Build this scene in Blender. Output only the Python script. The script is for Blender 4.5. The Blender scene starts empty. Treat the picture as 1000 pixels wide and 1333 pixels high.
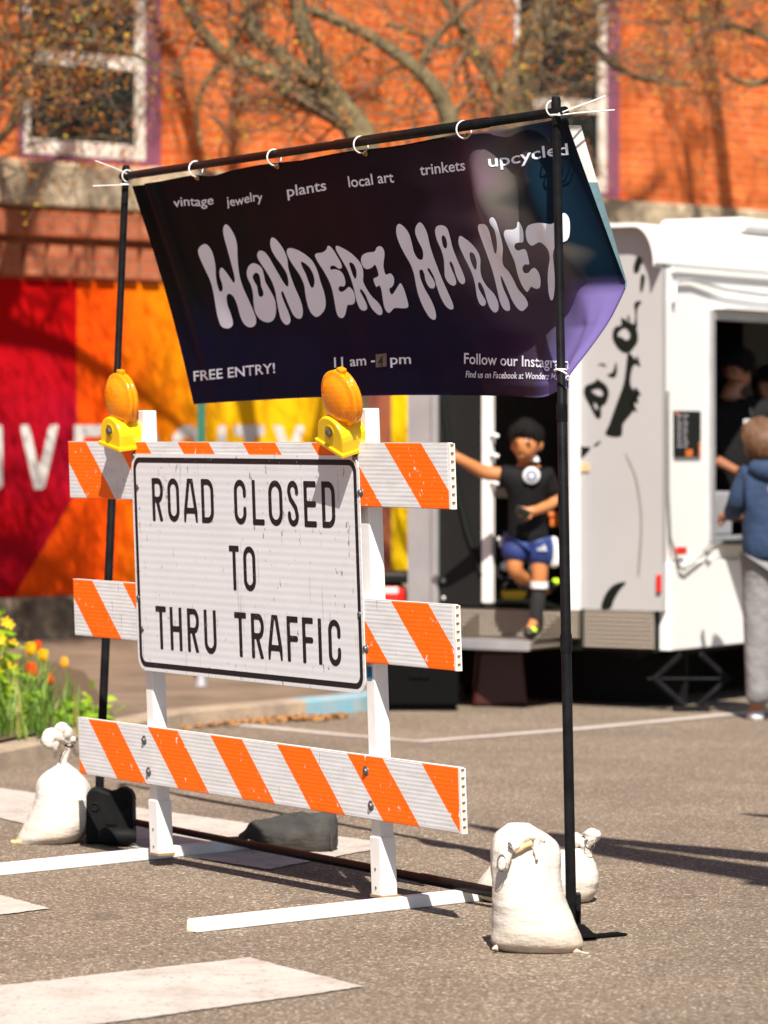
import bpy, bmesh, math, random
import numpy as np
from mathutils import Vector, Matrix, noise
from mathutils.geometry import tessellate_polygon, delaunay_2d_cdt

random.seed(7)
R = math.radians
S = bpy.context.scene
COL = S.collection

# ------------------------------------------------------------------ camera, sky, sun, exposure
F, CX, HY, CZ = 4850.0, 500.0, 564.0, 1.52          # focal length and horizon in photo pixels, eye height in metres
cam_d = bpy.data.cameras.new('camera')
cam = bpy.data.objects.new('camera', cam_d); COL.objects.link(cam)
cam.location = (0, 0, CZ); cam.rotation_euler = (R(90), 0, 0)
cam_d.sensor_fit = 'HORIZONTAL'; cam_d.sensor_width = 24.0; cam_d.lens = F / 1000 * 24
cam_d.shift_y = -(666.5 - HY) / 1000
cam_d.clip_start = 0.5; cam_d.clip_end = 2000
cam_d.dof.use_dof = True; cam_d.dof.focus_distance = 11.9; cam_d.dof.aperture_fstop = 3.0
cam_d.dof.aperture_blades = 9
S.camera = cam
SUN_EL = 50.0
SUN_H = Vector((0.075, -0.997, 0)).normalized()       # horizontal direction from the scene to the sun
to_sun = (SUN_H * math.cos(R(SUN_EL)) + Vector((0, 0, math.sin(R(SUN_EL))))).normalized()
w = bpy.data.worlds.new('World'); S.world = w; w.use_nodes = True
nt = w.node_tree
bg = nt.nodes['Background']
sky = nt.nodes.new('ShaderNodeTexSky'); sky.sky_type = 'NISHITA'; sky.sun_disc = False
sky.sun_elevation = R(SUN_EL); sky.sun_rotation = math.atan2(SUN_H.x, SUN_H.y)
nt.links.new(sky.outputs[0], bg.inputs[0]); bg.inputs[1].default_value = 0.05
sd = bpy.data.lights.new('sun', 'SUN'); sd.energy = 5.0; sd.angle = R(0.5); sd.color = (1.0, 0.92, 0.81)
so = bpy.data.objects.new('sun', sd); COL.objects.link(so)
so.rotation_euler = to_sun.to_track_quat('Z', 'Y').to_euler(); so.location = (5, -10, 30)
S.view_settings.view_transform = 'Standard'; S.view_settings.look = 'None'
S.view_settings.exposure = 0.92; S.view_settings.gamma = 1.0

# ------------------------------------------------------------------ helpers
def at(px, py, Y):
    return Vector(((px - CX) / F * Y, Y, CZ - (py - HY) / F * Y))
def gp(px, py, z=0.0):
    return at(px, py, (CZ - z) * F / (py - HY))
I4 = Matrix.Identity(4)

class MB:
    """collects faces; build() links them as one mesh object"""
    def __init__(s, T=None):
        s.v = []; s.f = []; s.m = []; s.sm = []; s.T = T or I4
    def add(s, vs, fs, mi=0, smooth=False, T=None):
        M = s.T @ T if T is not None else s.T
        b = len(s.v)
        s.v += [M @ Vector(p) for p in vs]
        for f in fs:
            s.f.append([b + i for i in f]); s.m.append(mi); s.sm.append(smooth)
        return s
    def box(s, lo, hi, mi=0, T=None, bev=0.0):
        x0, y0, z0 = lo; x1, y1, z1 = hi
        if bev <= 0:
            vs = [(x0,y0,z0),(x1,y0,z0),(x1,y1,z0),(x0,y1,z0),(x0,y0,z1),(x1,y0,z1),(x1,y1,z1),(x0,y1,z1)]
            return s.add(vs, [(0,3,2,1),(4,5,6,7),(0,1,5,4),(1,2,6,5),(2,3,7,6),(3,0,4,7)], mi, False, T)
        bm = bmesh.new()
        bmesh.ops.create_cube(bm, size=1.0)
        for v in bm.verts:
            v.co = Vector(((x0+x1)/2 + v.co.x*(x1-x0), (y0+y1)/2 + v.co.y*(y1-y0), (z0+z1)/2 + v.co.z*(z1-z0)))
        bmesh.ops.bevel(bm, geom=bm.edges[:], offset=bev, segments=2, affect='EDGES', profile=0.5)
        bm.verts.index_update()
        s.add([v.co.copy() for v in bm.verts], [[v.index for v in f.verts] for f in bm.faces], mi, False, T)
        bm.free(); return s
    def tube(s, pts, rad, n=8, mi=0, caps=True, smooth=True, T=None):
        pts = [Vector(p) for p in pts]
        if not hasattr(rad, '__len__'): rad = [rad] * len(pts)
        t0 = (pts[1] - pts[0]).normalized()
        a = Vector((0, 0, 1)) if abs(t0.z) < 0.9 else Vector((1, 0, 0))
        u = t0.cross(a).normalized(); vs = []; fs = []
        for i, p in enumerate(pts):
            t = (pts[min(i+1, len(pts)-1)] - pts[max(i-1, 0)]).normalized()
            u = (u - t * u.dot(t)).normalized(); wv = t.cross(u)
            for k in range(n):
                an = 2 * math.pi * k / n
                vs.append(p + (u * math.cos(an) + wv * math.sin(an)) * rad[i])
        for i in range(len(pts) - 1):
            for k in range(n):
                k2 = (k + 1) % n
                fs.append((i*n+k, i*n+k2, (i+1)*n+k2, (i+1)*n+k))
        s.add(vs, fs, mi, smooth, T)
        if caps:
            s.add(vs[:n], [list(range(n))[::-1]], mi, False, T); s.add(vs[-n:], [list(range(n))], mi, False, T)
        return s
    def ring(s, c, ax, r, tr, n=20, m=8, mi=0, sx=1.0):
        ax = Vector(ax).normalized(); a = Vector((0,0,1)) if abs(ax.z) < .9 else Vector((1,0,0))
        u = ax.cross(a).normalized(); v = ax.cross(u); vs = []; fs = []
        for i in range(n):
            an = 2*math.pi*i/n; d = u*math.cos(an)*sx + v*math.sin(an)
            for k in range(m):
                bn = 2*math.pi*k/m
                vs.append(Vector(c) + d*(r + tr*math.cos(bn)) + ax*tr*math.sin(bn))
        for i in range(n):
            for k in range(m):
                fs.append((i*m+k, ((i+1)%n)*m+k, ((i+1)%n)*m+(k+1)%m, i*m+(k+1)%m))
        return s.add(vs, fs, mi, True)
    def lathe(s, prof, n=24, mi=0, T=None, smooth=True):
        """prof: (r, h) along local z"""
        vs = []; fs = []
        for r, h in prof:
            for k in range(n):
                an = 2*math.pi*k/n; vs.append((r*math.cos(an), r*math.sin(an), h))
        for i in range(len(prof)-1):
            for k in range(n):
                k2 = (k+1) % n; fs.append((i*n+k, i*n+k2, (i+1)*n+k2, (i+1)*n+k))
        return s.add(vs, fs, mi, smooth, T)
    def prism(s, poly, h0, h1, T=None, mi=0, bev=0.0):
        """poly in local xy extruded in local z"""
        n = len(poly)
        if bev:
            bm = bmesh.new()
            lo = [bm.verts.new((p[0], p[1], h0)) for p in poly]; hi = [bm.verts.new((p[0], p[1], h1)) for p in poly]
            bm.faces.new(lo[::-1]); bm.faces.new(hi)
            for i in range(n): bm.faces.new((lo[i], lo[(i+1)%n], hi[(i+1)%n], hi[i]))
            bmesh.ops.recalc_face_normals(bm, faces=bm.faces[:])
            es = [e for e in bm.edges if len(e.link_faces) == 2 and e.calc_face_angle(0) > .6]
            bmesh.ops.bevel(bm, geom=es, offset=bev, segments=2, affect='EDGES', profile=.5)
            bm.verts.index_update()
            s.add([v.co.copy() for v in bm.verts], [[v.index for v in f.verts] for f in bm.faces], mi, False, T)
            bm.free(); return s
        vs = [(p[0], p[1], h0) for p in poly] + [(p[0], p[1], h1) for p in poly]
        fs = [list(range(n))[::-1], list(range(n, 2*n))] + [(i, (i+1)%n, n+(i+1)%n, n+i) for i in range(n)]
        return s.add(vs, fs, mi, False, T)
    def build(s, name, mats, parent=None, recalc=True):
        me = bpy.data.meshes.new(name)
        inv = MW[parent.name].inverted() if parent is not None else I4
        me.from_pydata([tuple(inv @ p) for p in s.v], [], s.f)
        if not isinstance(mats, (list, tuple)): mats = [mats]
        for m in mats: me.materials.append(m)
        me.polygons.foreach_set('material_index', s.m)
        me.polygons.foreach_set('use_smooth', s.sm)
        me.update()
        if recalc:
            bm = bmesh.new(); bm.from_mesh(me); bmesh.ops.recalc_face_normals(bm, faces=bm.faces[:]); bm.to_mesh(me); bm.free()
        o = bpy.data.objects.new(name, me); COL.objects.link(o)
        if parent is not None: o.parent = parent
        MW[o.name] = MW[parent.name] if parent is not None else I4
        return o
MW = {}
def thing(name, label, cat, loc=(0,0,0), rz=0.0, group=None):
    o = bpy.data.objects.new(name, None); COL.objects.link(o)
    o.location = loc; o.rotation_euler = (0, 0, rz); o.empty_display_size = 0.1
    MW[o.name] = Matrix.Translation(Vector(loc)) @ Matrix.Rotation(rz, 4, 'Z')
    return tag(o, label, cat, group)
def tag(o, label=None, cat=None, group=None, kind=None):
    if label: o['label'] = label
    if cat: o['category'] = cat
    if group: o['group'] = group
    if kind: o['kind'] = kind
    return o
def struct(o): return tag(o, kind='structure')
def sub(name, mb, m, parent, base):
    """a sub-part: child of a part object, world-coordinate mesh"""
    return mb.build(name, m, parent)

# ------------------------------------------------------------------ materials
class NT:
    def __init__(s, name):
        s.m = bpy.data.materials.new(name); s.m.use_nodes = True
        s.t = s.m.node_tree; s.b = s.t.nodes['Principled BSDF']; s._tc = None
    def n(s, typ, **kw):
        nd = s.t.nodes.new(typ)
        for k, v in kw.items(): setattr(nd, k, v)
        return nd
    def l(s, a, b): s.t.links.new(a, b)
    def co(s):
        if s._tc is None: s._tc = s.n('ShaderNodeTexCoord').outputs['Object']
        return s._tc
    def val(s, x, sock):
        if hasattr(x, 'is_linked'): s.l(x, sock)
        else: sock.default_value = x
    def math(s, op, a, b=0.0, c=0.0):
        nd = s.n('ShaderNodeMath', operation=op); s.val(a, nd.inputs[0]); s.val(b, nd.inputs[1]); s.val(c, nd.inputs[2]); return nd.outputs[0]
    def noise(s, scale, detail=3.0, rough=.55, vec=None, stretch=None):
        nd = s.n('ShaderNodeTexNoise'); nd.inputs['Scale'].default_value = scale
        nd.inputs['Detail'].default_value = detail; nd.inputs['Roughness'].default_value = rough
        v = vec or s.co()
        if stretch:
            mp = s.n('ShaderNodeMapping'); mp.inputs['Scale'].default_value = stretch; s.l(v, mp.inputs[0]); v = mp.outputs[0]
        s.l(v, nd.inputs['Vector']); return nd.outputs['Fac']
    def ramp(s, fac, stops, interp='LINEAR'):
        nd = s.n('ShaderNodeValToRGB'); cr = nd.color_ramp; cr.interpolation = interp
        while len(cr.elements) > 1: cr.elements.remove(cr.elements[-1])
        for i, (p, c) in enumerate(stops):
            e = cr.elements[0] if i == 0 else cr.elements.new(p)
            e.position = p; e.color = (c, c, c, 1) if not hasattr(c, '__len__') else (*c[:3], 1)
        s.l(fac, nd.inputs[0]); return nd.outputs[0]
    def mix(s, fac, a, b, mode='MIX'):
        nd = s.n('ShaderNodeMix', data_type='RGBA', blend_type=mode)
        for x, sk in ((fac, nd.inputs[0]), (a, nd.inputs[6]), (b, nd.inputs[7])):
            if hasattr(x, 'is_linked'): s.l(x, sk)
            elif hasattr(x, '__len__'): sk.default_value = (*x[:3], 1)
            else: sk.default_value = x
        return nd.outputs[2]
    def xyz(s, vec=None):
        nd = s.n('ShaderNodeSeparateXYZ'); s.l(vec or s.co(), nd.inputs[0]); return nd.outputs
    def color(s, c):
        if hasattr(c, 'is_linked'): s.l(c, s.b.inputs['Base Color'])
        else: s.b.inputs['Base Color'].default_value = (*c[:3], 1)
        return s
    def set(s, rough=.6, metal=0.0, spec=.5, **kw):
        for k, v in (('Roughness', rough), ('Metallic', metal), ('Specular IOR Level', spec)): s.val(v, s.b.inputs[k])
        for k, v in kw.items(): s.val(v, s.b.inputs[k.replace('_', ' ')])
        return s
    def bump(s, h, dist=.01, strength=1.0):
        nd = s.n('ShaderNodeBump'); nd.inputs['Strength'].default_value = strength; nd.inputs['Distance'].default_value = dist
        s.l(h, nd.inputs['Height']); s.l(nd.outputs[0], s.b.inputs['Normal']); return s

def simple(name, c, rough=.6, metal=0.0, var=.12, scale=30.0, bump=0.0, bscale=120.0, spec=.5, c2=None):
    n = NT(name)
    d = c2 or tuple(x * (1 - var * 2) for x in c)
    n.color(n.mix(n.ramp(n.noise(scale, 4), [(.3, 0), (.7, 1)]), d, c)).set(rough, metal, spec)
    if bump: n.bump(n.noise(bscale, 4), bump)
    return n.m

def m_asphalt():
    n = NT('asphalt')
    vo = n.n('ShaderNodeTexVoronoi'); vo.inputs['Scale'].default_value = 135; n.l(n.co(), vo.inputs['Vector'])
    sep = n.n('ShaderNodeSeparateColor'); n.l(vo.outputs['Color'], sep.inputs[0])
    stone = n.ramp(sep.outputs[0], [(0, (.075, .054, .038)), (.4, (.185, .140, .102)), (.8, (.275, .213, .160)), (.93, (.44, .36, .28)), (1, (.78, .68, .55))])
    fine = n.mix(n.ramp(n.noise(230, 2), [(.35, 0), (.75, .7)]), stone, (.18, .138, .100))
    big = n.ramp(n.noise(1.3, 4, .6), [(.3, .78), (.7, 1.12)])
    oil = n.math('MULTIPLY', n.ramp(n.noise(2.6, 3, .5), [(.66, 0), (.74, 1)]), n.ramp(n.noise(18, 3), [(.3, .2), (.6, .5)]))
    fine = n.mix(oil, fine, (.045, .036, .030))
    c = n.mix(1.0, fine, big, 'MULTIPLY')
    n.color(c).set(.88, 0, .35)
    n.bump(n.math('ADD', vo.outputs['Distance'], n.noise(300, 2)), .006, .8)
    return n.m
def m_paint():
    n = NT('road_paint')
    vo = n.n('ShaderNodeTexVoronoi'); vo.inputs['Scale'].default_value = 90; n.l(n.co(), vo.inputs['Vector'])
    wear = n.ramp(n.noise(5, 6, .7), [(.3, (.33, .28, .25)), (.52, (.44, .395, .36)), (.75, (.48, .435, .40))])
    sep = n.n('ShaderNodeSeparateColor'); n.l(vo.outputs['Color'], sep.inputs[0])
    c = n.mix(n.ramp(sep.outputs[1], [(.90, 0), (.97, .55)]), wear, (.2, .16, .13))
    n.color(c).set(.8).bump(vo.outputs['Distance'], .004, .5)
    return n.m
def m_brick(name, c1, c2, mort):
    n = NT(name)
    x, y, z = n.xyz()
    cb = n.n('ShaderNodeCombineXYZ'); n.l(x, cb.inputs[0]); n.l(z, cb.inputs[1])
    br = n.n('ShaderNodeTexBrick'); n.l(cb.outputs[0], br.inputs['Vector'])
    br.inputs['Scale'].default_value = 1.0; br.inputs['Brick Width'].default_value = .215; br.inputs['Row Height'].default_value = .072
    br.inputs['Mortar Size'].default_value = .007; br.inputs['Mortar Smooth'].default_value = .3
    br.inputs['Color1'].default_value = (*c1, 1); br.inputs['Color2'].default_value = (*c2, 1); br.inputs['Mortar'].default_value = (*mort, 1)
    c = n.mix(n.ramp(n.noise(2.6, 6, .7), [(.38, .0), (.66, .75)]), br.outputs['Color'], tuple(v * .55 for v in c1))
    c = n.mix(n.ramp(n.noise(9, 3), [(.62, 0), (.78, .5)]), c, (.75, .36, .20))
    n.color(c).set(.85, 0, .25).bump(br.outputs['Fac'], -.006)
    return n.m
def m_stripe(name, phase):
    """orange and white 45 degree reflective stripes in barricade coordinates, with chips and dirt"""
    n = NT(name)
    x, y, z = n.xyz()
    rough_edge = n.math('MULTIPLY', n.math('SUBTRACT', n.noise(60, 2), .5), .006)
    q = n.math('ADD', n.math('SUBTRACT', n.math('SUBTRACT', x, z), phase), rough_edge)
    fr = n.math('SUBTRACT', n.math('DIVIDE', q, .43), n.math('FLOOR', n.math('DIVIDE', q, .43)))
    isor = n.math('LESS_THAN', fr, .485)
    chips = n.math('GREATER_THAN', n.noise(42, 5, .7, stretch=(1, 1, .6)), n.math('ADD', .615, n.math('MULTIPLY', n.noise(3.5, 2), .07)))
    isor = n.math('MULTIPLY', isor, n.math('SUBTRACT', 1.0, chips))
    wht = n.mix(n.ramp(n.noise(14, 6, .7, stretch=(.6, 1, 2)), [(.42, 0), (.75, .45)]), (.65, .655, .68), (.40, .37, .35))
    scr = n.math('GREATER_THAN', n.noise(70, 3, .6, stretch=(1, 1, .12)), .69)
    wht = n.mix(n.math('MULTIPLY', scr, .55), wht, (.2, .17, .15))
    org = n.mix(n.noise(12, 5), (.98, .125, .002), (.95, .15, .006))
    n.color(n.mix(isor, wht, org)).set(n.ramp(n.noise(20), [(.3, .4), (.7, .55)]), 0, .2)
    ribs = n.math('SINE', n.math('MULTIPLY', z, 2 * math.pi / .0135))
    n.bump(n.math('ADD', n.math('MULTIPLY', ribs, .5), n.math('MULTIPLY', n.noise(30, 3, stretch=(.3, 1, 3)), 1.2)), .00035, 1.0)
    return n.m
def m_sign():
    n = NT('sign_sheeting')
    x, y, z = n.xyz()
    ribs = n.math('SINE', n.math('MULTIPLY', z, 2 * math.pi / .0255))
    base = n.mix(n.ramp(n.noise(4, 5, .65), [(.4, 0), (.8, .25)]), (.635, .645, .675), (.48, .475, .485))
    c = n.mix(n.ramp(ribs, [(.0, 0), (1, .10)]), base, (.58, .56, .56))
    scr = n.math('GREATER_THAN', n.noise(38, 4, .7, stretch=(1.2, 1, .5)), .65)
    c = n.mix(n.math('MULTIPLY', scr, .75), c, (.16, .14, .13))
    scr2 = n.math('GREATER_THAN', n.noise(26, 2, .5, stretch=(2.2, 1, .10)), .685)
    c = n.mix(n.math('MULTIPLY', scr2, .4), c, (.3, .28, .27))
    n.color(c).set(.4, 0, .25).bump(n.math('ADD', ribs, n.noise(6, 3)), .00014)
    return n.m
def m_black_film():
    n = NT('black_film')
    scr = n.math('GREATER_THAN', n.noise(55, 5, .75), .655)
    n.color(n.mix(n.math('MULTIPLY', scr, .6), (.010, .010, .012), (.4, .38, .38))).set(.5, 0, .2)
    return n.m
def m_fabric_bag(name, c, c2):
    n = NT(name)
    wr = n.math('ADD', n.noise(15, 5, .6, stretch=(.6, .6, 2.0)), n.noise(13, 4, .6, stretch=(1.9, 1.9, .5)))
    weave = n.noise(420, 1)
    dirt = n.ramp(n.noise(7, 5, .65), [(.42, 0), (.78, .8)])
    x, y, z = n.xyz()
    low = n.math('MULTIPLY', n.ramp(z, [(0, 1), (.12, 0)]), n.ramp(n.noise(14, 4), [(.3, .2), (.7, .9)]))
    n.color(n.mix(n.math('MAXIMUM', n.math('MULTIPLY', dirt, .45), n.math('MULTIPLY', low, .8)), c, c2)).set(.85, 0, .2)
    n.bump(n.math('ADD', wr, n.math('MULTIPLY', weave, .12)), .014, .5)
    return n.m
def m_amber():
    n = NT('amber_lens')
    vo = n.n('ShaderNodeTexVoronoi'); vo.inputs['Scale'].default_value = 130; n.l(n.co(), vo.inputs['Vector'])
    n.color(n.mix(n.noise(18, 4), (1.0, .27, .001), (1.0, .38, .006))).set(.14, 0, .4, Transmission_Weight=.25, Subsurface_Weight=.7)
    n.b.inputs['Subsurface Radius'].default_value = (.05, .02, .005); n.b.inputs['Subsurface Scale'].default_value = 1.0
    x, y, z = n.xyz()
    facet = n.math('SINE', n.math('MULTIPLY', z, 2 * math.pi / .016))
    n.bump(n.math('ADD', vo.outputs['Distance'], n.math('MULTIPLY', facet, .15)), .0012, .5)
    return n.m
def m_diamond():
    n = NT('diamond_plate')
    mp = n.n('ShaderNodeMapping'); mp.inputs['Rotation'].default_value = (0, R(45), 0); n.l(n.co(), mp.inputs[0])
    a = n.n('ShaderNodeSeparateXYZ'); n.l(mp.outputs[0], a.inputs[0])
    k = 2 * math.pi / .034
    h = n.math('MULTIPLY', n.math('SINE', n.math('MULTIPLY', a.outputs[0], k)), n.math('SINE', n.math('MULTIPLY', a.outputs[2], k)))
    n.color(n.mix(n.ramp(h, [(.3, 0), (.8, 1)]), (.20, .17, .14), (.44, .385, .32))).set(.45, .55, .5).bump(h, .004)
    return n.m
def m_random(name, stops, rough=.6, trans=.0):
    """leaves: a colour of its own for each small face island"""
    n = NT(name)
    g = n.n('ShaderNodeNewGeometry')
    c = n.ramp(g.outputs['Random Per Island'], stops)
    n.color(c).set(rough, 0, .3)
    if trans:
        tr = n.n('ShaderNodeBsdfTranslucent'); n.l(c, tr.inputs[0])
        ms = n.n('ShaderNodeMixShader'); ms.inputs[0].default_value = trans
        n.l(n.b.outputs[0], ms.inputs[1]); n.l(tr.outputs[0], ms.inputs[2])
        n.l(ms.outputs[0], n.t.nodes['Material Output'].inputs[0])
    return n.m

M = {}
M['asphalt'] = m_asphalt(); M['paint'] = m_paint()
M['brick'] = m_brick('orange_brick', (.80, .175, .030), (.56, .090, .014), (.64, .30, .15))
M['brick_dull'] = m_brick('weathered_brick', (.50, .15, .065), (.40, .10, .045), (.36, .2, .13))
M['stone'] = simple('sandstone', (.62, .50, .34), .9, var=.28, scale=4, bump=.02, bscale=20, c2=(.24, .19, .13))
M['plinth'] = simple('rough_stone', (.46, .37, .25), .95, scale=4.5, bump=.05, bscale=9, c2=(.07, .055, .04))
M['white_wood'] = simple('white_window_paint', (.80, .76, .68), .5, scale=8, c2=(.55, .48, .40))
M['purple'] = simple('purple_trim_paint', (.20, .075, .13), .5, scale=6)
M['pane'] = simple('dark_window_glass', (.010, .014, .011), .12, spec=.25, scale=3)
M['sidewalk'] = simple('sidewalk_concrete', (.20, .145, .100), .9, scale=2.5, bump=.006, bscale=80, c2=(.11, .08, .056))
M['kerb'] = simple('kerb_concrete', (.38, .29, .20), .9, scale=6, bump=.006, bscale=60, c2=(.22, .17, .13))
M['blue_kerb'] = simple('blue_kerb_paint', (.13, .33, .44), .7, scale=9, c2=(.30, .33, .33), bump=.004)
M['soil'] = simple('soil', (.11, .07, .04), .95, scale=20, bump=.03, bscale=30)
M['litter'] = simple('dry_blossom_litter', (.42, .22, .07), .9, scale=40, bump=.01, c2=(.35, .15, .05))
M['white_plastic'] = simple('white_powder_coat', (.80, .79, .79), .38, scale=5, c2=(.68, .66, .64), bump=.0008, bscale=50)
M['rust'] = simple('rust_stain', (.30, .20, .10), .9, scale=40)
M['cell'] = simple('hollow_board_end', (.72, .58, .38), .6, scale=30, c2=(.5, .38, .22))
M['stripe_top'] = m_stripe('striped_sheeting_upper', -1.489 + .155)
M['stripe_mid'] = m_stripe('striped_sheeting_middle', -.992 + .145)
M['stripe_low'] = m_stripe('striped_sheeting_lower', -.492 + .003)
M['sign'] = m_sign(); M['film'] = m_black_film()
M['bolt'] = simple('dull_steel', (.22, .20, .19), .45, .9, scale=60)
M['amber'] = m_amber()
M['yellow'] = simple('yellow_plastic', (.90, .56, .006), .35, scale=8, var=.05, bump=.0006, bscale=30)
M['black_metal'] = simple('black_satin_tube', (.005, .005, .006), .42, .0, scale=20, c2=(.011, .011, .012), spec=.06)
M['black_rubber'] = simple('black_plastic', (.006, .006, .007), .6, scale=30, c2=(.010, .010, .010), bump=.001, spec=.08)
M['flat_black'] = simple('flat_black_steel', (.006, .006, .006), .8, spec=.03)
M['bag'] = m_fabric_bag('white_woven_bag', (.58, .54, .50), (.40, .29, .17))
M['bag_in'] = simple('bag_lining', (.62, .42, .22), .9, scale=30)
M['dark_bag'] = m_fabric_bag('black_canvas_bag', (.035, .034, .034), (.15, .135, .12))
M['tie'] = simple('white_nylon', (.85, .84, .84), .4)
M['black_tie'] = simple('black_nylon', (.03, .028, .035), .4)
M['gold'] = simple('brass', (.62, .36, .08), .35, .8)
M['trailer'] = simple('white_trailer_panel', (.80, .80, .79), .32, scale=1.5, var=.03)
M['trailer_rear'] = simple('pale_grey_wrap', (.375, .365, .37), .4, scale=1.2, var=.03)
M['silver'] = simple('brushed_aluminium', (.50, .50, .52), .4, .5, scale=4)
M['graphic'] = simple('black_vinyl', (.006, .008, .006), .5, spec=.2)
M['graphic_grey'] = simple('grey_vinyl', (.24, .24, .22), .4)
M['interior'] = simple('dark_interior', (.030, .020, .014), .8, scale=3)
M['black_panel'] = simple('black_panel', (.012, .012, .012), .6, spec=.2, scale=5)
M['diamond'] = m_diamond()
M['red'] = simple('red_plastic', (.62, .02, .015), .35)
M['darkred'] = simple('dark_red_steel', (.045, .004, .004), .5)
M['tyre'] = simple('tyre_rubber', (.018, .018, .018), .8)
M['orange_tray'] = simple('orange_tray', (.7, .16, .02), .5)

# ------------------------------------------------------------------ 2-D shapes to faces
def smooth_loop(pts, k=5):
    """closed Catmull-Rom through pts"""
    P = [Vector(p) for p in pts]; n = len(P); out = []
    for i in range(n):
        a, b, c, d = P[i-1], P[i], P[(i+1) % n], P[(i+2) % n]
        for j in range(k):
            t = j / k
            out.append(.5 * ((2*b) + (c-a)*t + (2*a-5*b+4*c-d)*t*t + (3*b-a-3*c+d)*t**3))
    return out
def inside(P, x, y):
    r = np.zeros(x.shape, bool); n = len(P)
    for i in range(n):
        (x0, y0), (x1, y1) = P[i-1], P[i]
        if y0 == y1: continue
        c = ((y0 > y) != (y1 > y)) & (x < (x1-x0)*(y-y0)/(y1-y0)+x0)
        r ^= c
    return r
def seg_dist(x, y, a, b):
    dx, dy = b[0]-a[0], b[1]-a[1]; L = dx*dx+dy*dy or 1e-12
    t = np.clip(((x-a[0])*dx+(y-a[1])*dy)/L, 0, 1)
    return np.hypot(x-a[0]-t*dx, y-a[1]-t*dy)
def march(f, x0, y0, st, nx, ny):
    """filled marching squares of f<0 on a grid: verts (2-D), faces"""
    vs = {}; out = []; fs = []
    def vid(key, p):
        if key not in vs: vs[key] = len(out); out.append(p)
        return vs[key]
    for j in range(ny-1):
        for i in range(nx-1):
            c = ((i, j), (i+1, j), (i+1, j+1), (i, j+1)); val = [f[q[1], q[0]] for q in c]
            if all(v >= 0 for v in val): continue
            poly = []
            for k in range(4):
                a, b = c[k], c[(k+1) % 4]; va, vb = val[k], val[(k+1) % 4]
                if va < 0: poly.append(vid(a, (x0+a[0]*st, y0+a[1]*st)))
                if (va < 0) != (vb < 0):
                    t = va/(va-vb); e = (a, b) if a < b else (b, a)
                    poly.append(vid(e, (x0+(a[0]+(b[0]-a[0])*t)*st, y0+(a[1]+(b[1]-a[1])*t)*st)))
            if len(poly) > 2: fs.append(poly)
    return out, fs
def fill_loops(loops, st):
    """outer loop minus hole loops, as small cells"""
    A = np.array([(p[0], p[1]) for p in loops[0]])
    x0, y0 = A.min(0) - 2*st; x1, y1 = A.max(0) + 2*st
    nx, ny = int((x1-x0)/st)+2, int((y1-y0)/st)+2
    X, Y = np.meshgrid(x0+np.arange(nx)*st, y0+np.arange(ny)*st)
    d = np.full(X.shape, 1e9); ins = np.zeros(X.shape, bool)
    for L in loops:
        q = [(p[0], p[1]) for p in L]; ins ^= inside(q, X, Y)
        for i in range(len(q)): d = np.minimum(d, seg_dist(X, Y, q[i-1], q[i]))
    return march(np.where(ins, -d, d), x0, y0, st, nx, ny)
def arc(cx, cy, rx, ry, a0, a1, n=14):
    return [(cx+rx*math.cos(R(a0+(a1-a0)*i/n)), cy+ry*math.sin(R(a0+(a1-a0)*i/n))) for i in range(n+1)]
def rounded(w, h, r):      # closed stadium-like O centred line for unit box
    return arc(w-r, h-r, r, r, 0, 90, 6)+arc(r, h-r, r, r, 90, 180, 6)+arc(r, r, r, r, 180, 270, 6)+arc(w-r, r, r, r, 270, 360, 6)
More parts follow.
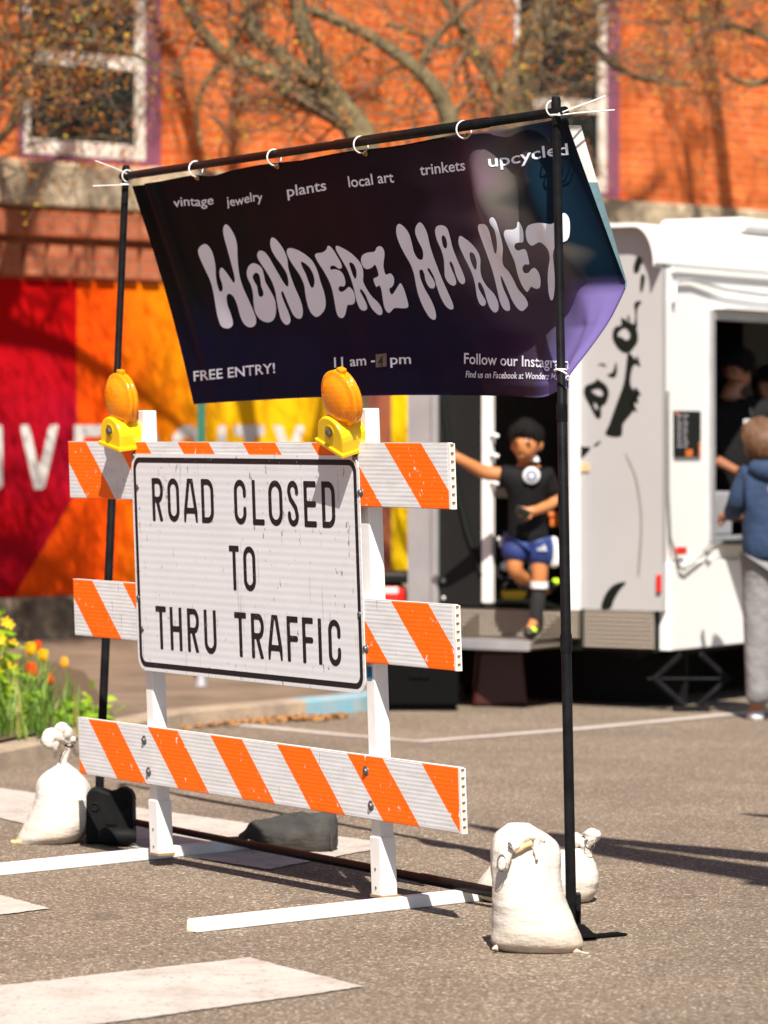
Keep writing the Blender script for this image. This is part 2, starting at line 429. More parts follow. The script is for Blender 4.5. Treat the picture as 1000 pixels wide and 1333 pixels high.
def glyph(ch, w, h, t):
    """centre-line strokes of condensed road-sign capitals in a w x h box, stroke t"""
    a, b, c, d = t/2, w-t/2, t/2, h-t/2; r = min((w-t)/2, h*.27); m = h*.5
    V = lambda x: [(x, -t), (x, h+t)]
    if ch == 'R': return [V(a), [(a, d), (b-r*.8, d)]+arc(b-r*.8, (d+m)/2, r*.8, (d-m)/2, 90, -90)+[(a, m)], [(a+(b-a)*.42, m), (b+t*.15, -t)]]
    if ch == 'O': return [arc(b-r, d-r, r, r, 0, 90, 8)+arc(a+r, d-r, r, r, 90, 180, 8)+arc(a+r, c+r, r, r, 180, 270, 8)+arc(b-r, c+r, r, r, 270, 360, 8)+[(b, d-r)]]
    if ch == 'A': return [[(-t*.02, -t*.4), (w/2-t*.18, h+t)], [(w+t*.02, -t*.4), (w/2+t*.18, h+t)], [(w*.18, h*.27), (w*.82, h*.27)]]
    if ch == 'D': return [V(a), [(a, d), (b-r, d)]+arc(b-r, d-r, r, r, 90, 0, 8)+arc(b-r, c+r, r, r, 0, -90, 8)+[(a, c)]]
    if ch == 'C': return [[(b, h*.66), (b, d-r)]+arc(b-r, d-r, r, r, 0, 90, 8)+arc(a+r, d-r, r, r, 90, 180, 8)+arc(a+r, c+r, r, r, 180, 270, 8)+arc(b-r, c+r, r, r, 270, 360, 8)+[(b, h*.34)]]
    if ch == 'L': return [V(a), [(a, c), (w+t, c)]]
    if ch == 'S': return [[(b, h*.74)]+arc(b-r, d-r, r, r, 0, 90, 8)+arc(a+r, d-r, r, r, 90, 190, 8)+[(a+r*.35, h*.6), (b-r*.35, h*.41)]+arc(b-r, c+r, r, r, 10, -90, 8)+arc(a+r, c+r, r, r, -90, -180, 8)+[(a, h*.27)]]
    if ch == 'E': return [V(a), [(a, d), (w+t, d)], [(a, m), (w*.86, m)], [(a, c), (w+t, c)]]
    if ch == 'F': return [V(a), [(a, d), (w+t, d)], [(a, m*1.02), (w*.84, m*1.02)]]
    if ch == 'T': return [V(w/2), [(-t, d), (w+t, d)]]
    if ch == 'H': return [V(a), V(b), [(a, m), (b, m)]]
    if ch == 'I': return [V(w/2)]
    if ch == 'U': return [[(a, h+t), (a, c+r)]+arc(a+r, c+r, r, r, 180, 270, 8)+arc(b-r, c+r, r, r, 270, 360, 8)+[(b, h+t)]]
    if ch == 'V': return [[(t*.4, h+t), (w/2, -t*.1), (w-t*.4, h+t)]]
    if ch == 'Y': return [[(t*.4, h+t), (w/2, h*.42)], [(w-t*.4, h+t), (w/2, h*.42)], [(w/2, h*.5), (w/2, -t)]]
    return []
def glyph_fill(ch, w, h, t, st):
    S_ = glyph(ch, w, h, t)
    nx, ny = int((w+4*st)/st)+2, int((h+4*st)/st)+2
    X, Y = np.meshgrid(-2*st+np.arange(nx)*st, -2*st+np.arange(ny)*st)
    d = np.full(X.shape, 1e9)
    for s in S_:
        for i in range(len(s)-1): d = np.minimum(d, seg_dist(X, Y, s[i], s[i+1]) - t/2)
    box = np.maximum(np.maximum(-X, X-w), np.maximum(-Y, Y-h))
    return march(np.maximum(d, box), -2*st, -2*st, st, nx, ny)
def font_text(body, shear=0.0):
    """flat filled outline of body in the built-in font: verts (2-D, height 1 = font size), faces"""
    c = bpy.data.curves.new('t', 'FONT'); c.body = body; c.resolution_u = 3; c.shear = shear; c.offset = 0.012
    o = bpy.data.objects.new('t', c); COL.objects.link(o)
    dg = bpy.context.evaluated_depsgraph_get()
    m = bpy.data.meshes.new_from_object(o.evaluated_get(dg))
    v = [(p.co.x, p.co.y) for p in m.vertices]; f = [list(p.vertices) for p in m.polygons]
    bpy.data.objects.remove(o); bpy.data.curves.remove(c); bpy.data.meshes.remove(m)
    return v, f

def dup(root, loc, rz=0.0, label=None, group=None, scale=1.0):
    r = root.copy(); COL.objects.link(r); r.location = loc; r.rotation_euler = (0, 0, rz); r.scale = (scale,)*3
    if label: r['label'] = label
    if group: r['group'] = group
    for ch in list(root.children):
        c = ch.copy(); COL.objects.link(c); c.parent = r
        for g in list(ch.children):
            d = g.copy(); COL.objects.link(d); d.parent = c
    return r

# ------------------------------------------------------------------ ground, road markings, kerb, pavement
mb = MB(); mb.add([(-120,-60,0),(120,-60,0),(120,220,0),(-120,220,0)], [(0,1,2,3)]); struct(mb.build('road', M['asphalt']))
def stripe(name, pxs, z=.004, m='paint'):
    P0_ = [gp(x, y) for x, y in pxs]; me = MB(); P = []
    for i, a in enumerate(P0_):
        b = P0_[(i+1) % len(P0_)]; k = max(2, int((b-a).length/.02))
        for j in range(k):
            q = a.lerp(b, j/k); P.append(q + Vector((noise.noise(q*35), noise.noise(q*35+Vector((7, 0, 0))), 0))*.009 + Vector((noise.noise(q*6), noise.noise(q*6+Vector((7, 0, 0))), 0))*.008)
    f = tessellate_polygon([P]); me.add([(p.x, p.y, z) for p in P], [list(t) for t in f]); return struct(me.build(name, M[m]))
stripe('crosswalk_stripe', [(-330, 1322), (325, 1248), (474, 1286), (-60, 1362)])
stripe('crosswalk_stripe', [(-420, 1212), (2, 1167), (67, 1184), (-330, 1232)])
stripe('crosswalk_stripe', [(-330, 1006), (0, 1027), (520, 1101), (350, 1133), (190, 1108), (0, 1066), (-330, 1080)])
def line_mark(name, pts, wd, z=.004):
    P = [gp(x, y) for x, y in pts]; me = MB(); vs = []
    for i, p in enumerate(P):
        t = (P[min(i+1, len(P)-1)] - P[max(i-1, 0)]).normalized(); nrm = Vector((-t.y, t.x, 0)) * wd / 2
        vs += [(p.x+nrm.x, p.y+nrm.y, z), (p.x-nrm.x, p.y-nrm.y, z)]
    me.add(vs, [(2*i, 2*i+1, 2*i+3, 2*i+2) for i in range(len(P)-1)]); return struct(me.build(name, M['paint']))
line_mark('parking_line', [(250, 938), (430, 956), (548, 966), (760, 949), (945, 931), (1300, 902)], .11)

KERB = [(-300, 1062), (-120, 1028), (0, 1003), (95, 982), (160, 966), (240, 948), (320, 940), (400, 933), (470, 926), (560, 914), (720, 893), (1000, 862)]
KG = [gp(x, y) for x, y in KERB]
def kerb_strip(name, i0, i1, mat):
    me = MB(); h, wd = .088, .16; prof = [(0, 0), (.012, h*.85), (.035, h), (wd, h), (wd, 0)]; vs = []; fs = []
    for i in range(i0, i1+1):
        t = (KG[min(i+1, len(KG)-1)] - KG[max(i-1, 0)]).normalized(); nrm = Vector((-t.y, t.x, 0))
        for a, b in prof: vs.append(KG[i] + nrm*a + Vector((0, 0, b)))
    k = len(prof)
    for i in range(i1-i0):
        for j in range(k-1): fs.append((i*k+j, (i+1)*k+j, (i+1)*k+j+1, i*k+j+1))
    fs += [tuple(range(k)), tuple((i1-i0)*k+j for j in range(k))]
    me.add(vs, fs); return struct(me.build(name, M[mat]))
kerb_strip('kerb', 0, 7, 'kerb'); kerb_strip('blue_kerb', 7, 9, 'blue_kerb'); kerb_strip('kerb', 9, 11, 'kerb')
def inner(i, d):
    t = (KG[min(i+1, len(KG)-1)] - KG[max(i-1, 0)]).normalized(); return KG[i] + Vector((-t.y, t.x, 0))*d
side = [inner(i, .15) for i in range(len(KG))]
poly = side + [Vector((30, 45, 0)), Vector((30, 80, 0)), Vector((-30, 80, 0)), Vector((-30, 15, 0))]
me = MB(); me.add([(p.x, p.y, .082) for p in poly], [list(t) for t in tessellate_polygon([poly])]); struct(me.build('pavement', M['sidewalk']))
bed = [inner(i, .17) for i in range(0, 5)] + [gp(150, 930, .12), gp(110, 870, .12), gp(40, 850, .12), gp(-200, 860, .12), gp(-380, 900, .12)]
bm_ = MB(); bm_.add([(p.x, p.y, .100) for p in bed], [list(t) for t in tessellate_polygon([bed])]); struct(bm_.build('planting_bed', M['soil']))
lm = MB(); rl = random.Random(3)
for k in range(1100):
    x = rl.uniform(225, 450); y = 942 - (x-240)*.06 + abs(rl.gauss(0, 2.2)) + rl.uniform(1, 3)
    p = gp(x, y); s_ = rl.uniform(.006, .018); a = rl.uniform(0, 6.3)
    u = Vector((math.cos(a), math.sin(a), rl.uniform(-.2, .5)))*s_; v = Vector((-math.sin(a), math.cos(a), rl.uniform(-.2, .4)))*s_
    b = Vector((p.x, p.y, .012)); lm.add([b-u-v, b+u-v, b+u+v, b-u+v], [(0,1,2,3)])
tag(lm.build('blossom_litter', M['litter']), kind='stuff', label='ochre drift of fallen blossom in the gutter along the kerb', cat='litter')

# ------------------------------------------------------------------ brick building
WX, WY = -2.52, 26.0; WA = R(45)
bld = thing('brick_building', 'orange brick building with white sash windows and a red, orange and yellow mural', 'building', (WX, WY, 0), WA)
BT = MW[bld.name]
def wa(px):             # distance along the wall seen at photo column px
    c = (px - CX) / F; return (c*WY - WX) / (math.cos(WA) - c*math.sin(WA))
def wz(px, py):         # height on the wall seen at photo point
    return CZ - (py - HY) / F * (WY + math.sin(WA) * wa(px))
def panel(mb, xs, zs, holes, y0, y1, T=None):
    """slab between y0 (front) and y1 with rectangular holes, in local x,z"""
    X = sorted(set([xs[0], xs[1]] + [h[0] for h in holes] + [h[1] for h in holes])); Z = sorted(set([zs[0], zs[1]] + [h[2] for h in holes] + [h[3] for h in holes]))
    for i in range(len(X)-1):
        for j in range(len(Z)-1):
            mx, mz = (X[i]+X[i+1])/2, (Z[j]+Z[j+1])/2
            if any(h[0] < mx < h[1] and h[2] < mz < h[3] for h in holes): continue
            for y in (y0, y1): mb.add([(X[i],y,Z[j]),(X[i+1],y,Z[j]),(X[i+1],y,Z[j+1]),(X[i],y,Z[j+1])], [(0,1,2,3)], 0, False, T)
    for h in holes + [(xs[0], xs[1], zs[0], zs[1])]:
        a, b, c, d = h
        mb.add([(a,y0,c),(b,y0,c),(b,y0,d),(a,y0,d),(a,y1,c),(b,y1,c),(b,y1,d),(a,y1,d)], [(0,1,5,4),(1,2,6,5),(2,3,7,6),(3,0,4,7)], 0, False, T)
    return mb
zsill = wz(50, 208); zledge = wz(50, 273); zc1 = wz(50, 312); zm1 = wz(50, 364); zm0 = wz(50, 777)
WINS = [(wa(24), wa(222), zsill+.005, zsill+2.3), (wa(668), wa(819), zsill+.005, zsill+2.3)]
wl = [WINS[0][0] - 4.2, WINS[0][0]-2.6]
WINS_ALL = WINS + [(WINS[0][0]-3.9, WINS[0][0]-2.4, zsill+.005, zsill+2.3), (wa(1130), wa(1130)+1.5, zsill+.005, zsill+2.3)]
A0, A1 = -14.0, 22.0
mb = MB(BT); panel(mb, (A0, A1), (zledge, 8.0), WINS_ALL, 0, .35); mb.build('wall', M['brick'], bld)
mb = MB(BT); mb.box((A0, .02, 0), (A1, 9, zledge)); mb.build('lower_wall', M['brick_dull'], bld)
mb = MB(BT); mb.box((A0, .353, zledge+.003), (A1, 9, 7.9)); mb.build('core', M['brick_dull'], bld)
mb = MB(BT)
rs = random.Random(5); x = A0
while x < A1:                       # rough stone blocks of the sill course
    l = rs.uniform(.5, 1.1); d = rs.uniform(.05, .10)
    mb.box((x+.006, -d, zledge+.02), (min(x+l, A1)-.006, .018, zsill-rs.uniform(0, .02)), bev=.02); x += l
mb.build('stone_ledge', M['stone'], bld)
mb = MB(BT)
x = A0
while x < A1:                       # corbelled brick courses
    mb.box((x, -.075, zc1+.02), (x+.205, .0198, zledge-.01), bev=.012)
    mb.box((x+.03, -.035, zm1+.02), (x+.205, .0198, zm1+.02+(zc1-zm1)*.82), bev=.012); x += .215
mb.build('corbel_course', M['brick_dull'], bld)
mb = MB(BT); mb.box((A0, -.06, 0), (A1, .0185, zm0), bev=.02); mb.build('plinth', M['plinth'], bld)
def window(a0, a1, z0, z1):
    cx = (a0+a1)/2
    mb = MB(BT); f = .13
    mb.box((a0, .10, z0), (a0+f, .2, z1)); mb.box((a1-f, .10, z0), (a1, .2, z1)); mb.box((a0+f, .102, z0), (a1-f, .198, z0+.05)); mb.box((a0+f, .102, z1-f), (a1-f, .198, z1))
    fr = mb.build('window_frame', M['purple'], bld)
    mb = MB(BT); g = .085; i0, i1, j0, j1 = a0+f, a1-f, z0+.05, z1-f; zm = wz(100, 74)
    mb.box((i0, .13, j0), (i0+g, .185, j1)); mb.box((i1-g, .13, j0), (i1, .185, j1))
    mb.box((i0+g, .132, j0), (i1-g, .183, j0+.11)); mb.box((i0+g, .128, zm-.05), (i1-g, .183, zm+.05)); mb.box((i0+g, .132, j1-g), (i1-g, .183, j1))
    mb.build('sash', M['white_wood'], fr)
    mb = MB(BT); mb.box((i0+g, .150, j0+.11), (i1-g, .160, j1-g)); mb.build('pane', M['pane'], fr)
for wn in WINS_ALL: window(*wn)
# mural: painted sheet 4 mm proud of the wall, with white capitals
n = NT('mural_red'); x_, y_, z_ = n.xyz()
magenta = n.math('MULTIPLY', n.ramp(z_, [(.30, 0), (.50, 1)]), n.ramp(n.math('DIVIDE', z_, 3.0), [(.55, 1), (.75, 0)]))
n.color(n.mix(n.math('MULTIPLY', magenta, n.ramp(n.noise(1.6, 3), [(.35, .2), (.6, 1)])), (.46, .001, .002), (.36, .002, .018))).set(.8, 0, .1)
n.bump(n.noise(40, 3), .004); M['mural_red'] = n.m
n = NT('mural_orange'); x_, y_, z_ = n.xyz()
g = n.math('DIVIDE', n.math('SUBTRACT', x_, wa(140)), wa(330)-wa(140))
g = n.math('ADD', g, n.math('MULTIPLY', n.math('SUBTRACT', n.noise(2.0, 5, .65), .46), .95))
n.color(n.ramp(g, [(-.0, (.80, .075, .001)), (.16, (.80, .13, .001)), (.45, (.86, .21, .001)), (.9, (.92, .48, .004))])).set(.8, 0, .1).bump(n.noise(40, 3), .004); M['mural_orange'] = n.m
M['mural_yellow'] = simple('mural_yellow', (.92, .58, .005), .8, spec=.1, scale=3, bump=.004, bscale=40)
M['mural_brown'] = simple('mural_brown', (.36, .10, .035), .8, scale=2.2, c2=(.16, .045, .03), bump=.004, bscale=40)
M['mural_white'] = simple('mural_white', (.88, .84, .80), .7, scale=3, bump=.004, bscale=40)
def P2(px, py): return Vector((wa(px), wz(px, py), 0))
zt, zb = zm1+.004, zm0+.003
a_ = {k: wa(k) for k in (102, 20, 466, 512, 541)}
kz = wz(102, 640)
mb = MB(BT)
def mface(poly, mi):
    mb.add([(p[0], .016, p[1]) for p in poly] , [list(t) for t in tessellate_polygon([[Vector((p[0], p[1], 0)) for p in poly]])], mi)
mface([(A0+.5, zb), (a_[20], zb), (a_[102], kz), (a_[102], zt), (A0+.5, zt)], 0)
mface([(a_[20], zb), (a_[466], zb), (a_[466], zt), (a_[102], zt), (a_[102], kz)], 1)
mface([(a_[466], zb), (a_[512], zb), (a_[512], zt), (a_[466], zt)], 3)
mface([(a_[512], zb), (a_[541], zb), (a_[541], zt), (a_[512], zt)], 2)
mface([(a_[541], zb), (a_[541]+5, zb), (a_[541]+5, zt), (a_[541], zt)], 3)
mural = mb.build('mural', [M['mural_red'], M['mural_orange'], M['mural_yellow'], M['mural_brown']], bld)
mb = MB(BT)
for ch, p0, p1 in [('D', -75, -22), ('I', -8, 6), ('V', 25, 80), ('E', 98, 136), ('R', 153, 208), ('C', 224, 268), ('I', 284, 297), ('T', 306, 346), ('Y', 354, 402)]:
    zb_, zt_ = wz(50, 637), wz(50, 553); w_ = wa(p1)-wa(p0); h_ = zt_-zb_
    vs, fs = glyph_fill(ch, w_, h_, .082, .03)
    mb.add([(wa(p0)+p[0], .0125, zb_+p[1]) for p in vs], fs)
mb.build('mural_lettering', M['mural_white'], mural)

# ------------------------------------------------------------------ trees
M['bark'] = simple('mossy_bark', (.20, .155, .075), .95, scale=5, c2=(.035, .026, .014), bump=.03, bscale=22)
M['twig'] = simple('twig_bark', (.20, .14, .085), .9, scale=9, c2=(.07, .045, .03))
M['buds'] = m_random('spring_buds', [(0, (.30, .07, .025)), (.45, (.50, .16, .03)), (.8, (.60, .30, .04)), (1, (.42, .40, .05))], .6, .35)
def px_path(pts, Y, scale=1.0):
    if pts[0][0] == 'w': return [Vector(p[1:4]) for p in pts], [p[4]/2 for p in pts]     # world points
    return [at(p[0], p[1], Y + (p[3] if len(p) > 3 else 0)) for p in pts], [max(.004, p[2]/2/F*Y) for p in pts]
def smooth_path(P, r, k=4):
    out, rr = [], []
    for i in range(len(P)-1):
        a, b, c, d = P[max(i-1,0)], P[i], P[i+1], P[min(i+2, len(P)-1)]
        for j in range(k):
            t = j/k; out.append(.5*((2*b)+(c-a)*t+(2*a-5*b+4*c-d)*t*t+(3*b-a-3*c+d)*t**3)); rr.append(r[i]+(r[i+1]-r[i])*t)
    return out+[P[-1]], rr+[r[-1]]
def tree(label, Y, trunk, limbs, seed, ntw=5, budn=9, base_px=None, reach=1.0, group='street trees in front of the brick wall', bud=(.008, .021)):
    rn = random.Random(seed)
    tp, tr = px_path(trunk, Y)
    tp[0].z = .05
    root = thing('street_tree', label, 'tree', (tp[0].x, tp[0].y, 0), 0, group)
    mb = MB()
    P, rr = smooth_path(tp, tr, 5)
    P = [p + Vector((noise.noise(p*2.2), noise.noise(p*2.2+Vector((9,0,0))), 0))*.02 for p in P]
    mb.tube(P, rr, 12); mb.build('trunk', M['bark'], root)
    tw = MB(); cr = MB()
    def budcl(p, d):
        for _ in range(rn.choice((1, 1, 2))):
            c = p + Vector((rn.gauss(0, .02), rn.gauss(0, .02), rn.gauss(0, .02))); s = rn.uniform(*bud)
            u = Vector((rn.gauss(0,1), rn.gauss(0,1), rn.gauss(0,1))).normalized(); v = u.orthogonal().normalized()
            cr.add([c-u*s, c+v*s*.55, c+u*s, c-v*s*.55], [(0,1,2,3)])
    def grow(p, d, L, r, lev):
        n_ = 5; pts = [p]; q = p.copy()
        for i in range(n_):
            d = (d + Vector((rn.gauss(0,.22), rn.gauss(0,.22), rn.gauss(.04,.2)))).normalized(); q = q + d*L/n_; pts.append(q.copy())
        tw.tube(pts, [max(.0022, r*(1-.8*i/n_)) for i in range(n_+1)], 4 if lev else 5, caps=False)
        for i in range(1, n_+1):
            if lev >= 1 and rn.random() < .62:
                for _ in range(budn//3): budcl(pts[i] + Vector((rn.gauss(0,.04),)*3), d)
            if lev < 2:
                for _ in range(1 if rn.random() < (.75 if lev == 0 else .5) else 0):
                    a = Vector((rn.gauss(0,1), rn.gauss(0,1), rn.gauss(.1,1))).normalized()
                    grow(pts[i], (d*.5+a*.8).normalized(), L*rn.uniform(.35,.6), r*.5, lev+1)
    for lb, dens in limbs:
        p, r = px_path(lb, Y); p, r = smooth_path(p, r, 4)
        p = [q + Vector((noise.noise(q*3), noise.noise(q*3+Vector((5,0,0))), noise.noise(q*3+Vector((0,7,0)))))*.03 for q in p]
        lm_ = MB(); lm_.tube(p, r, 10 if r[0] > .03 else 6); lm_.build('limb', M['bark'] if r[0] > .02 else M['twig'], root)
        for i in range(2, len(p)):
            for _ in range(dens):
                if rn.random() < .7:
                    a = Vector((rn.gauss(0,1), rn.gauss(0,.8), rn.gauss(.25,1))).normalized()
                    t = (p[i]-p[i-1]).normalized()
                    grow(p[i], (t*.5+a).normalized(), reach*rn.uniform(.5,1.15), max(.005, min(.012, r[i]*.24)), 0)
    tag(tw.build('twigs', M['twig'], root, recalc=False), kind='stuff')
    tag(cr.build('crown', M['buds'], root, recalc=False), kind='stuff')
    return root
tree('mossy street tree with forked limbs leaning left above the dark banner', 24.2,
     [(440, 880, 62), (446, 700, 56), (455, 480, 52), (470, 320, 50), (480, 230, 48)],
     [([(480, 235, 48), (470, 175, 44), (440, 130, 36), (425, 105, 32), (403, 60, 26), (392, 10, 24), (385, -60, 20), (370, -160, 12)], 1),
      ([(455, 158, 34), (425, 138, 32), (385, 122, 28), (345, 95, 25), (300, 75, 20), (262, 40, 18), (232, -5, 16), (200, -60, 12)], 1),
      ([(420, 105, 26), (385, 90, 26), (350, 62, 22), (330, 40, 18), (322, 0, 14), (318, -60, 10)], 1),
      ([(478, 260, 36), (540, 215, 30), (580, 170, 27), (578, 145, 25), (565, 115, 24), (545, 92, 20), (515, 70, 18), (480, 45, 16), (430, 22, 13), (380, 2, 10)], 1),
      ([(332, -20, 9), (315, 30, 11), (296, 68, 12), (282, 88, 10), (264, 118, 9), (256, 150, 7), (258, 190, 5)], 0),
      ([(370, -160, 22), (330, -420, 22), (330, -700, 18), (390, -1000, 14), (430, -1250, 8)], 2),
      ([(330, -420, 20), (240, -640, 16), (150, -860, 12), (110, -1060, 7)], 2),
      ([(335, -700, 18), (460, -860, 14), (560, -980, 8)], 2),
      ([(385, -60, 22), (350, -220, 20), (300, -420, 16), (240, -640, 10)], 2),
      ([(392, -80, 18), (440, -260, 16), (470, -460, 10)], 2),
      ([(545, 92, 10), (560, 60, 9), (600, 20, 7), (640, -20, 5)], 1)], 11, budn=4)
tree('dark leaning street tree in front of the right sash window', 25.5,
     [(642, 870, 74), (648, 600, 66), (652, 330, 62), (656, 200, 60)],
     [([(656, 205, 60), (664, 150, 56), (680, 95, 46), (695, 45, 38), (715, 0, 32), (735, -70, 24), (750, -160, 14)], 2),
      ([(750, -160, 26), (800, -520, 24), (830, -860, 18), (800, -1200, 10)], 2),
      ([(815, -700, 20), (930, -880, 16), (1020, -1060, 9)], 2), ([(800, -520, 20), (690, -760, 16), (640, -1000, 9)], 2),
      ([(735, -70, 26), (790, -230, 22), (830, -420, 16), (850, -600, 10)], 2),
      ([(750, -120, 22), (700, -300, 18), (660, -500, 12)], 2),
      ([(790, -230, 20), (890, -330, 16), (990, -400, 10)], 2),
      ([(656, 160, 24), (645, 110, 18), (630, 75, 15), (610, 45, 12), (585, 10, 10), (560, -40, 7)], 1),
      ([(652, 130, 12), (610, 62, 10), (575, 58, 9), (545, 45, 8), (500, 35, 6)], 1),
      ([(690, 70, 20), (730, 35, 16), (775, 5, 13), (830, -20, 10), (900, -40, 7)], 2),
      ([(700, 25, 14), (760, 45, 11), (800, 85, 9), (850, 105, 7), (900, 110, 5)], 2)], 23, budn=5, reach=1.05)
tree('pale twiggy street tree at the left edge before the sash window', 23.0,
     [(-150, 860, 60), (-140, 500, 54), (-120, 200, 46), (-105, 60, 40)],
     [([(-105, 70, 30), (-40, 20, 22), (40, -30, 16), (130, -60, 10)], 3),
      ([(-115, 180, 22), (-60, 150, 16), (0, 110, 13), (40, 70, 11), (90, 30, 9), (150, -5, 6)], 3),
      ([(-118, 240, 16), (-60, 230, 13), (-10, 190, 11), (22, 150, 10), (32, 90, 9), (28, 20, 7)], 2),
      ([(-105, 60, 40), (-70, -150, 34), (-10, -380, 28), (60, -640, 20), (120, -900, 12)], 2),
      ([(-70, -150, 30), (-150, -330, 24), (-230, -560, 18), (-260, -800, 10)], 1),
      ([(-30, -300, 26), (60, -380, 20), (170, -440, 15), (290, -480, 8)], 2),
      ([(10, -450, 22), (-60, -600, 16), (-90, -760, 8)], 1),
      ([(-110, 120, 18), (-30, 60, 14), (60, 45, 11), (140, 60, 8), (200, 85, 5)], 3)], 31, budn=4, reach=.95)
tree('bud covered street tree at the far right over the trailer roof', 27.5,
     [(1160, 800, 60), (1150, 400, 52), (1130, 150, 44), (1110, 40, 38)],
     [([(1110, 60, 28), (1060, 0, 20), (1000, -40, 14), (930, -70, 9)], 3),
      ([(1130, 150, 22), (1075, 100, 16), (1020, 60, 12), (960, 40, 9), (900, 25, 6)], 3),
      ([(1100, -100, 34), (1060, -600, 28), (1000, -1000, 20), (960, -1350, 10)], 3),
      ([(1050, -700, 22), (920, -900, 16), (820, -1100, 9)], 3), ([(1040, -850, 20), (1100, -1150, 12)], 2),
      ([(1110, 40, 34), (1080, -160, 28), (1030, -380, 20), (990, -600, 12)], 2),
      ([(1080, -160, 22), (980, -260, 16), (880, -330, 10)], 2),
      ([(1120, 110, 18), (1050, 90, 12), (985, 110, 9), (940, 95, 6)], 2)], 41, budn=5, reach=1.0)
# added unseen tree on the near right, limbs shaped to cast the road shadow
def overhead(x, y, z, wd):      # a limb point that shades the road at x, y
    return ('w', x + to_sun.x/to_sun.z*z, y + to_sun.y/to_sun.z*z, z, wd)
tree('added unseen tree on the near right, limbs shaped to shade the asphalt', 9.0,
     [('w', 6.2, 6.0, .05, .5), ('w', 6.2, 6.0, 3.0, .42), ('w', 5.8, 6.1, 4.6, .36)],
     [([('w', 5.8, 6.1, 4.6, .3), overhead(3.0, 10.3, 5.0, .45), overhead(1.75, 12.2, 5.1, .36), overhead(1.2, 13.0, 5.15, .28), overhead(.70, 13.8, 5.2, .22), overhead(.30, 14.5, 5.2, .03)], 0),
      ([overhead(2.6, 10.8, 5.0, .22), overhead(1.7, 12.95, 5.0, .24), overhead(1.15, 13.55, 5.0, .20), overhead(.55, 14.25, 5.1, .03)], 0),
      ([overhead(2.9, 10.4, 5.0, .16), overhead(1.8, 12.2, 4.9, .3), overhead(1.24, 12.6, 4.9, .1)], 0),
      ([('w', 5.9, 6.1, 4.6, .2), overhead(3.0, 13.0, 5.6, .16), overhead(2.0, 14.3, 5.7, .3), overhead(1.42, 14.9, 5.7, .03)], 0)], 51, budn=3, reach=.25, group='unseen trees added for their shade')
# ------------------------------------------------------------------ road closed barricade (local: x along the boards away from the eye, y out of the front, z up)
RH = Vector((-.55, .836, 0)).normalized()
B0 = Vector((.236, 11.44, 0))
bar = thing('barricade', 'white three board barricade with orange stripes, amber warning lights and a road closed sign', 'barricade', B0, math.atan2(RH.y, RH.x))
def lean(p):            # the upright part leans a little towards its front
    return Vector((p[0], p[1] + .040*(p[2]-.39), p[2]))
class LB(MB):
    def build(s, name, m, parent=None):
        s.v = [MW[bar.name] @ lean(p) for p in s.v]; return super().build(name, m, parent)
LR, TH, GAP = 2.44, .020, .0
def board(zb, zt, mname):
    mb = LB(); e = .004
    # hollow board: front, back, top and bottom skins; cells seen at the near end
    mb.box((.010, -TH, zb), (LR, 0, zt), bev=.003)
    b = mb.build('board', M[mname], bar)
    mb = LB()
    x0, x1 = -.002, .0095
    mb.box((x0, -TH, zb), (x1, -TH+.003, zt)); mb.box((x0, -.003, zb), (x1, 0, zt))
    k = 8; h = (zt-zb)/k
    for i in range(k+1):
        z = zb + i*h; mb.box((x0, -TH+.003, max(zb, z-.0016)), (x1, -.003, min(zt, z+.0016)))
    mb.build('board_end', M['white_plastic'], b)
    mb = LB(); mb.box((.0055, -TH+.0035, zb+.002), (.009, -.0035, zt-.002)); mb.build('end_cell', M['cell'], b)
    mb = LB(); mb.box((.010, -TH-.0002, zt+.0002), (LR, -.0005, zt+.0022)); mb.build('top_edge', M['white_plastic'], b)
    for tx in (.52, 1.945):
        for f in (.22, .76):
            mb = LB(); z = zb + (zt-zb)*f
            T = Matrix.Translation((tx+.012*(1 if f > .5 else -1), 0, z)) @ Matrix.Rotation(R(-90), 4, 'X')
            mb.lathe([(0, .009), (.006, .009), (.0095, .006), (.0105, .0015), (.017, .001), (.017, 0)], 12, T=T)
            mb.build('bolt', M['bolt'], b)
    return b
ZT = [(1.287, 1.489), (.790, .992), (.289, .491)]
board(*ZT[0], 'stripe_top'); board(*ZT[1], 'stripe_mid'); board(*ZT[2], 'stripe_low')
for tx in (.52, 1.945):
    mb = LB(); mb.box((tx-.026, -TH-.054, .20), (tx+.026, -TH-.001, 1.60), bev=.004)
    ps = mb.build('post', M['white_plastic'], bar)
    mb = LB(); mb.box((tx-.030, -TH-.058, .035), (tx+.030, -TH+.003, .232), bev=.003); mb.build('post_sleeve', M['white_plastic'], ps)
    for z in (.07, .13):
        mb = LB(); T = Matrix.Translation((tx, -TH+.0035, z)) @ Matrix.Rotation(R(-90), 4, 'X'); mb.lathe([(0, .002), (.004, .002), (.004, 0)], 10, T=T); mb.build('rivet', M['bolt'], ps)
    mb = LB(); mb.box((tx-.034, -TH-.062, .036), (tx+.034, -TH+.006, .047), bev=.002); mb.build('weld_rust', M['rust'], ps)
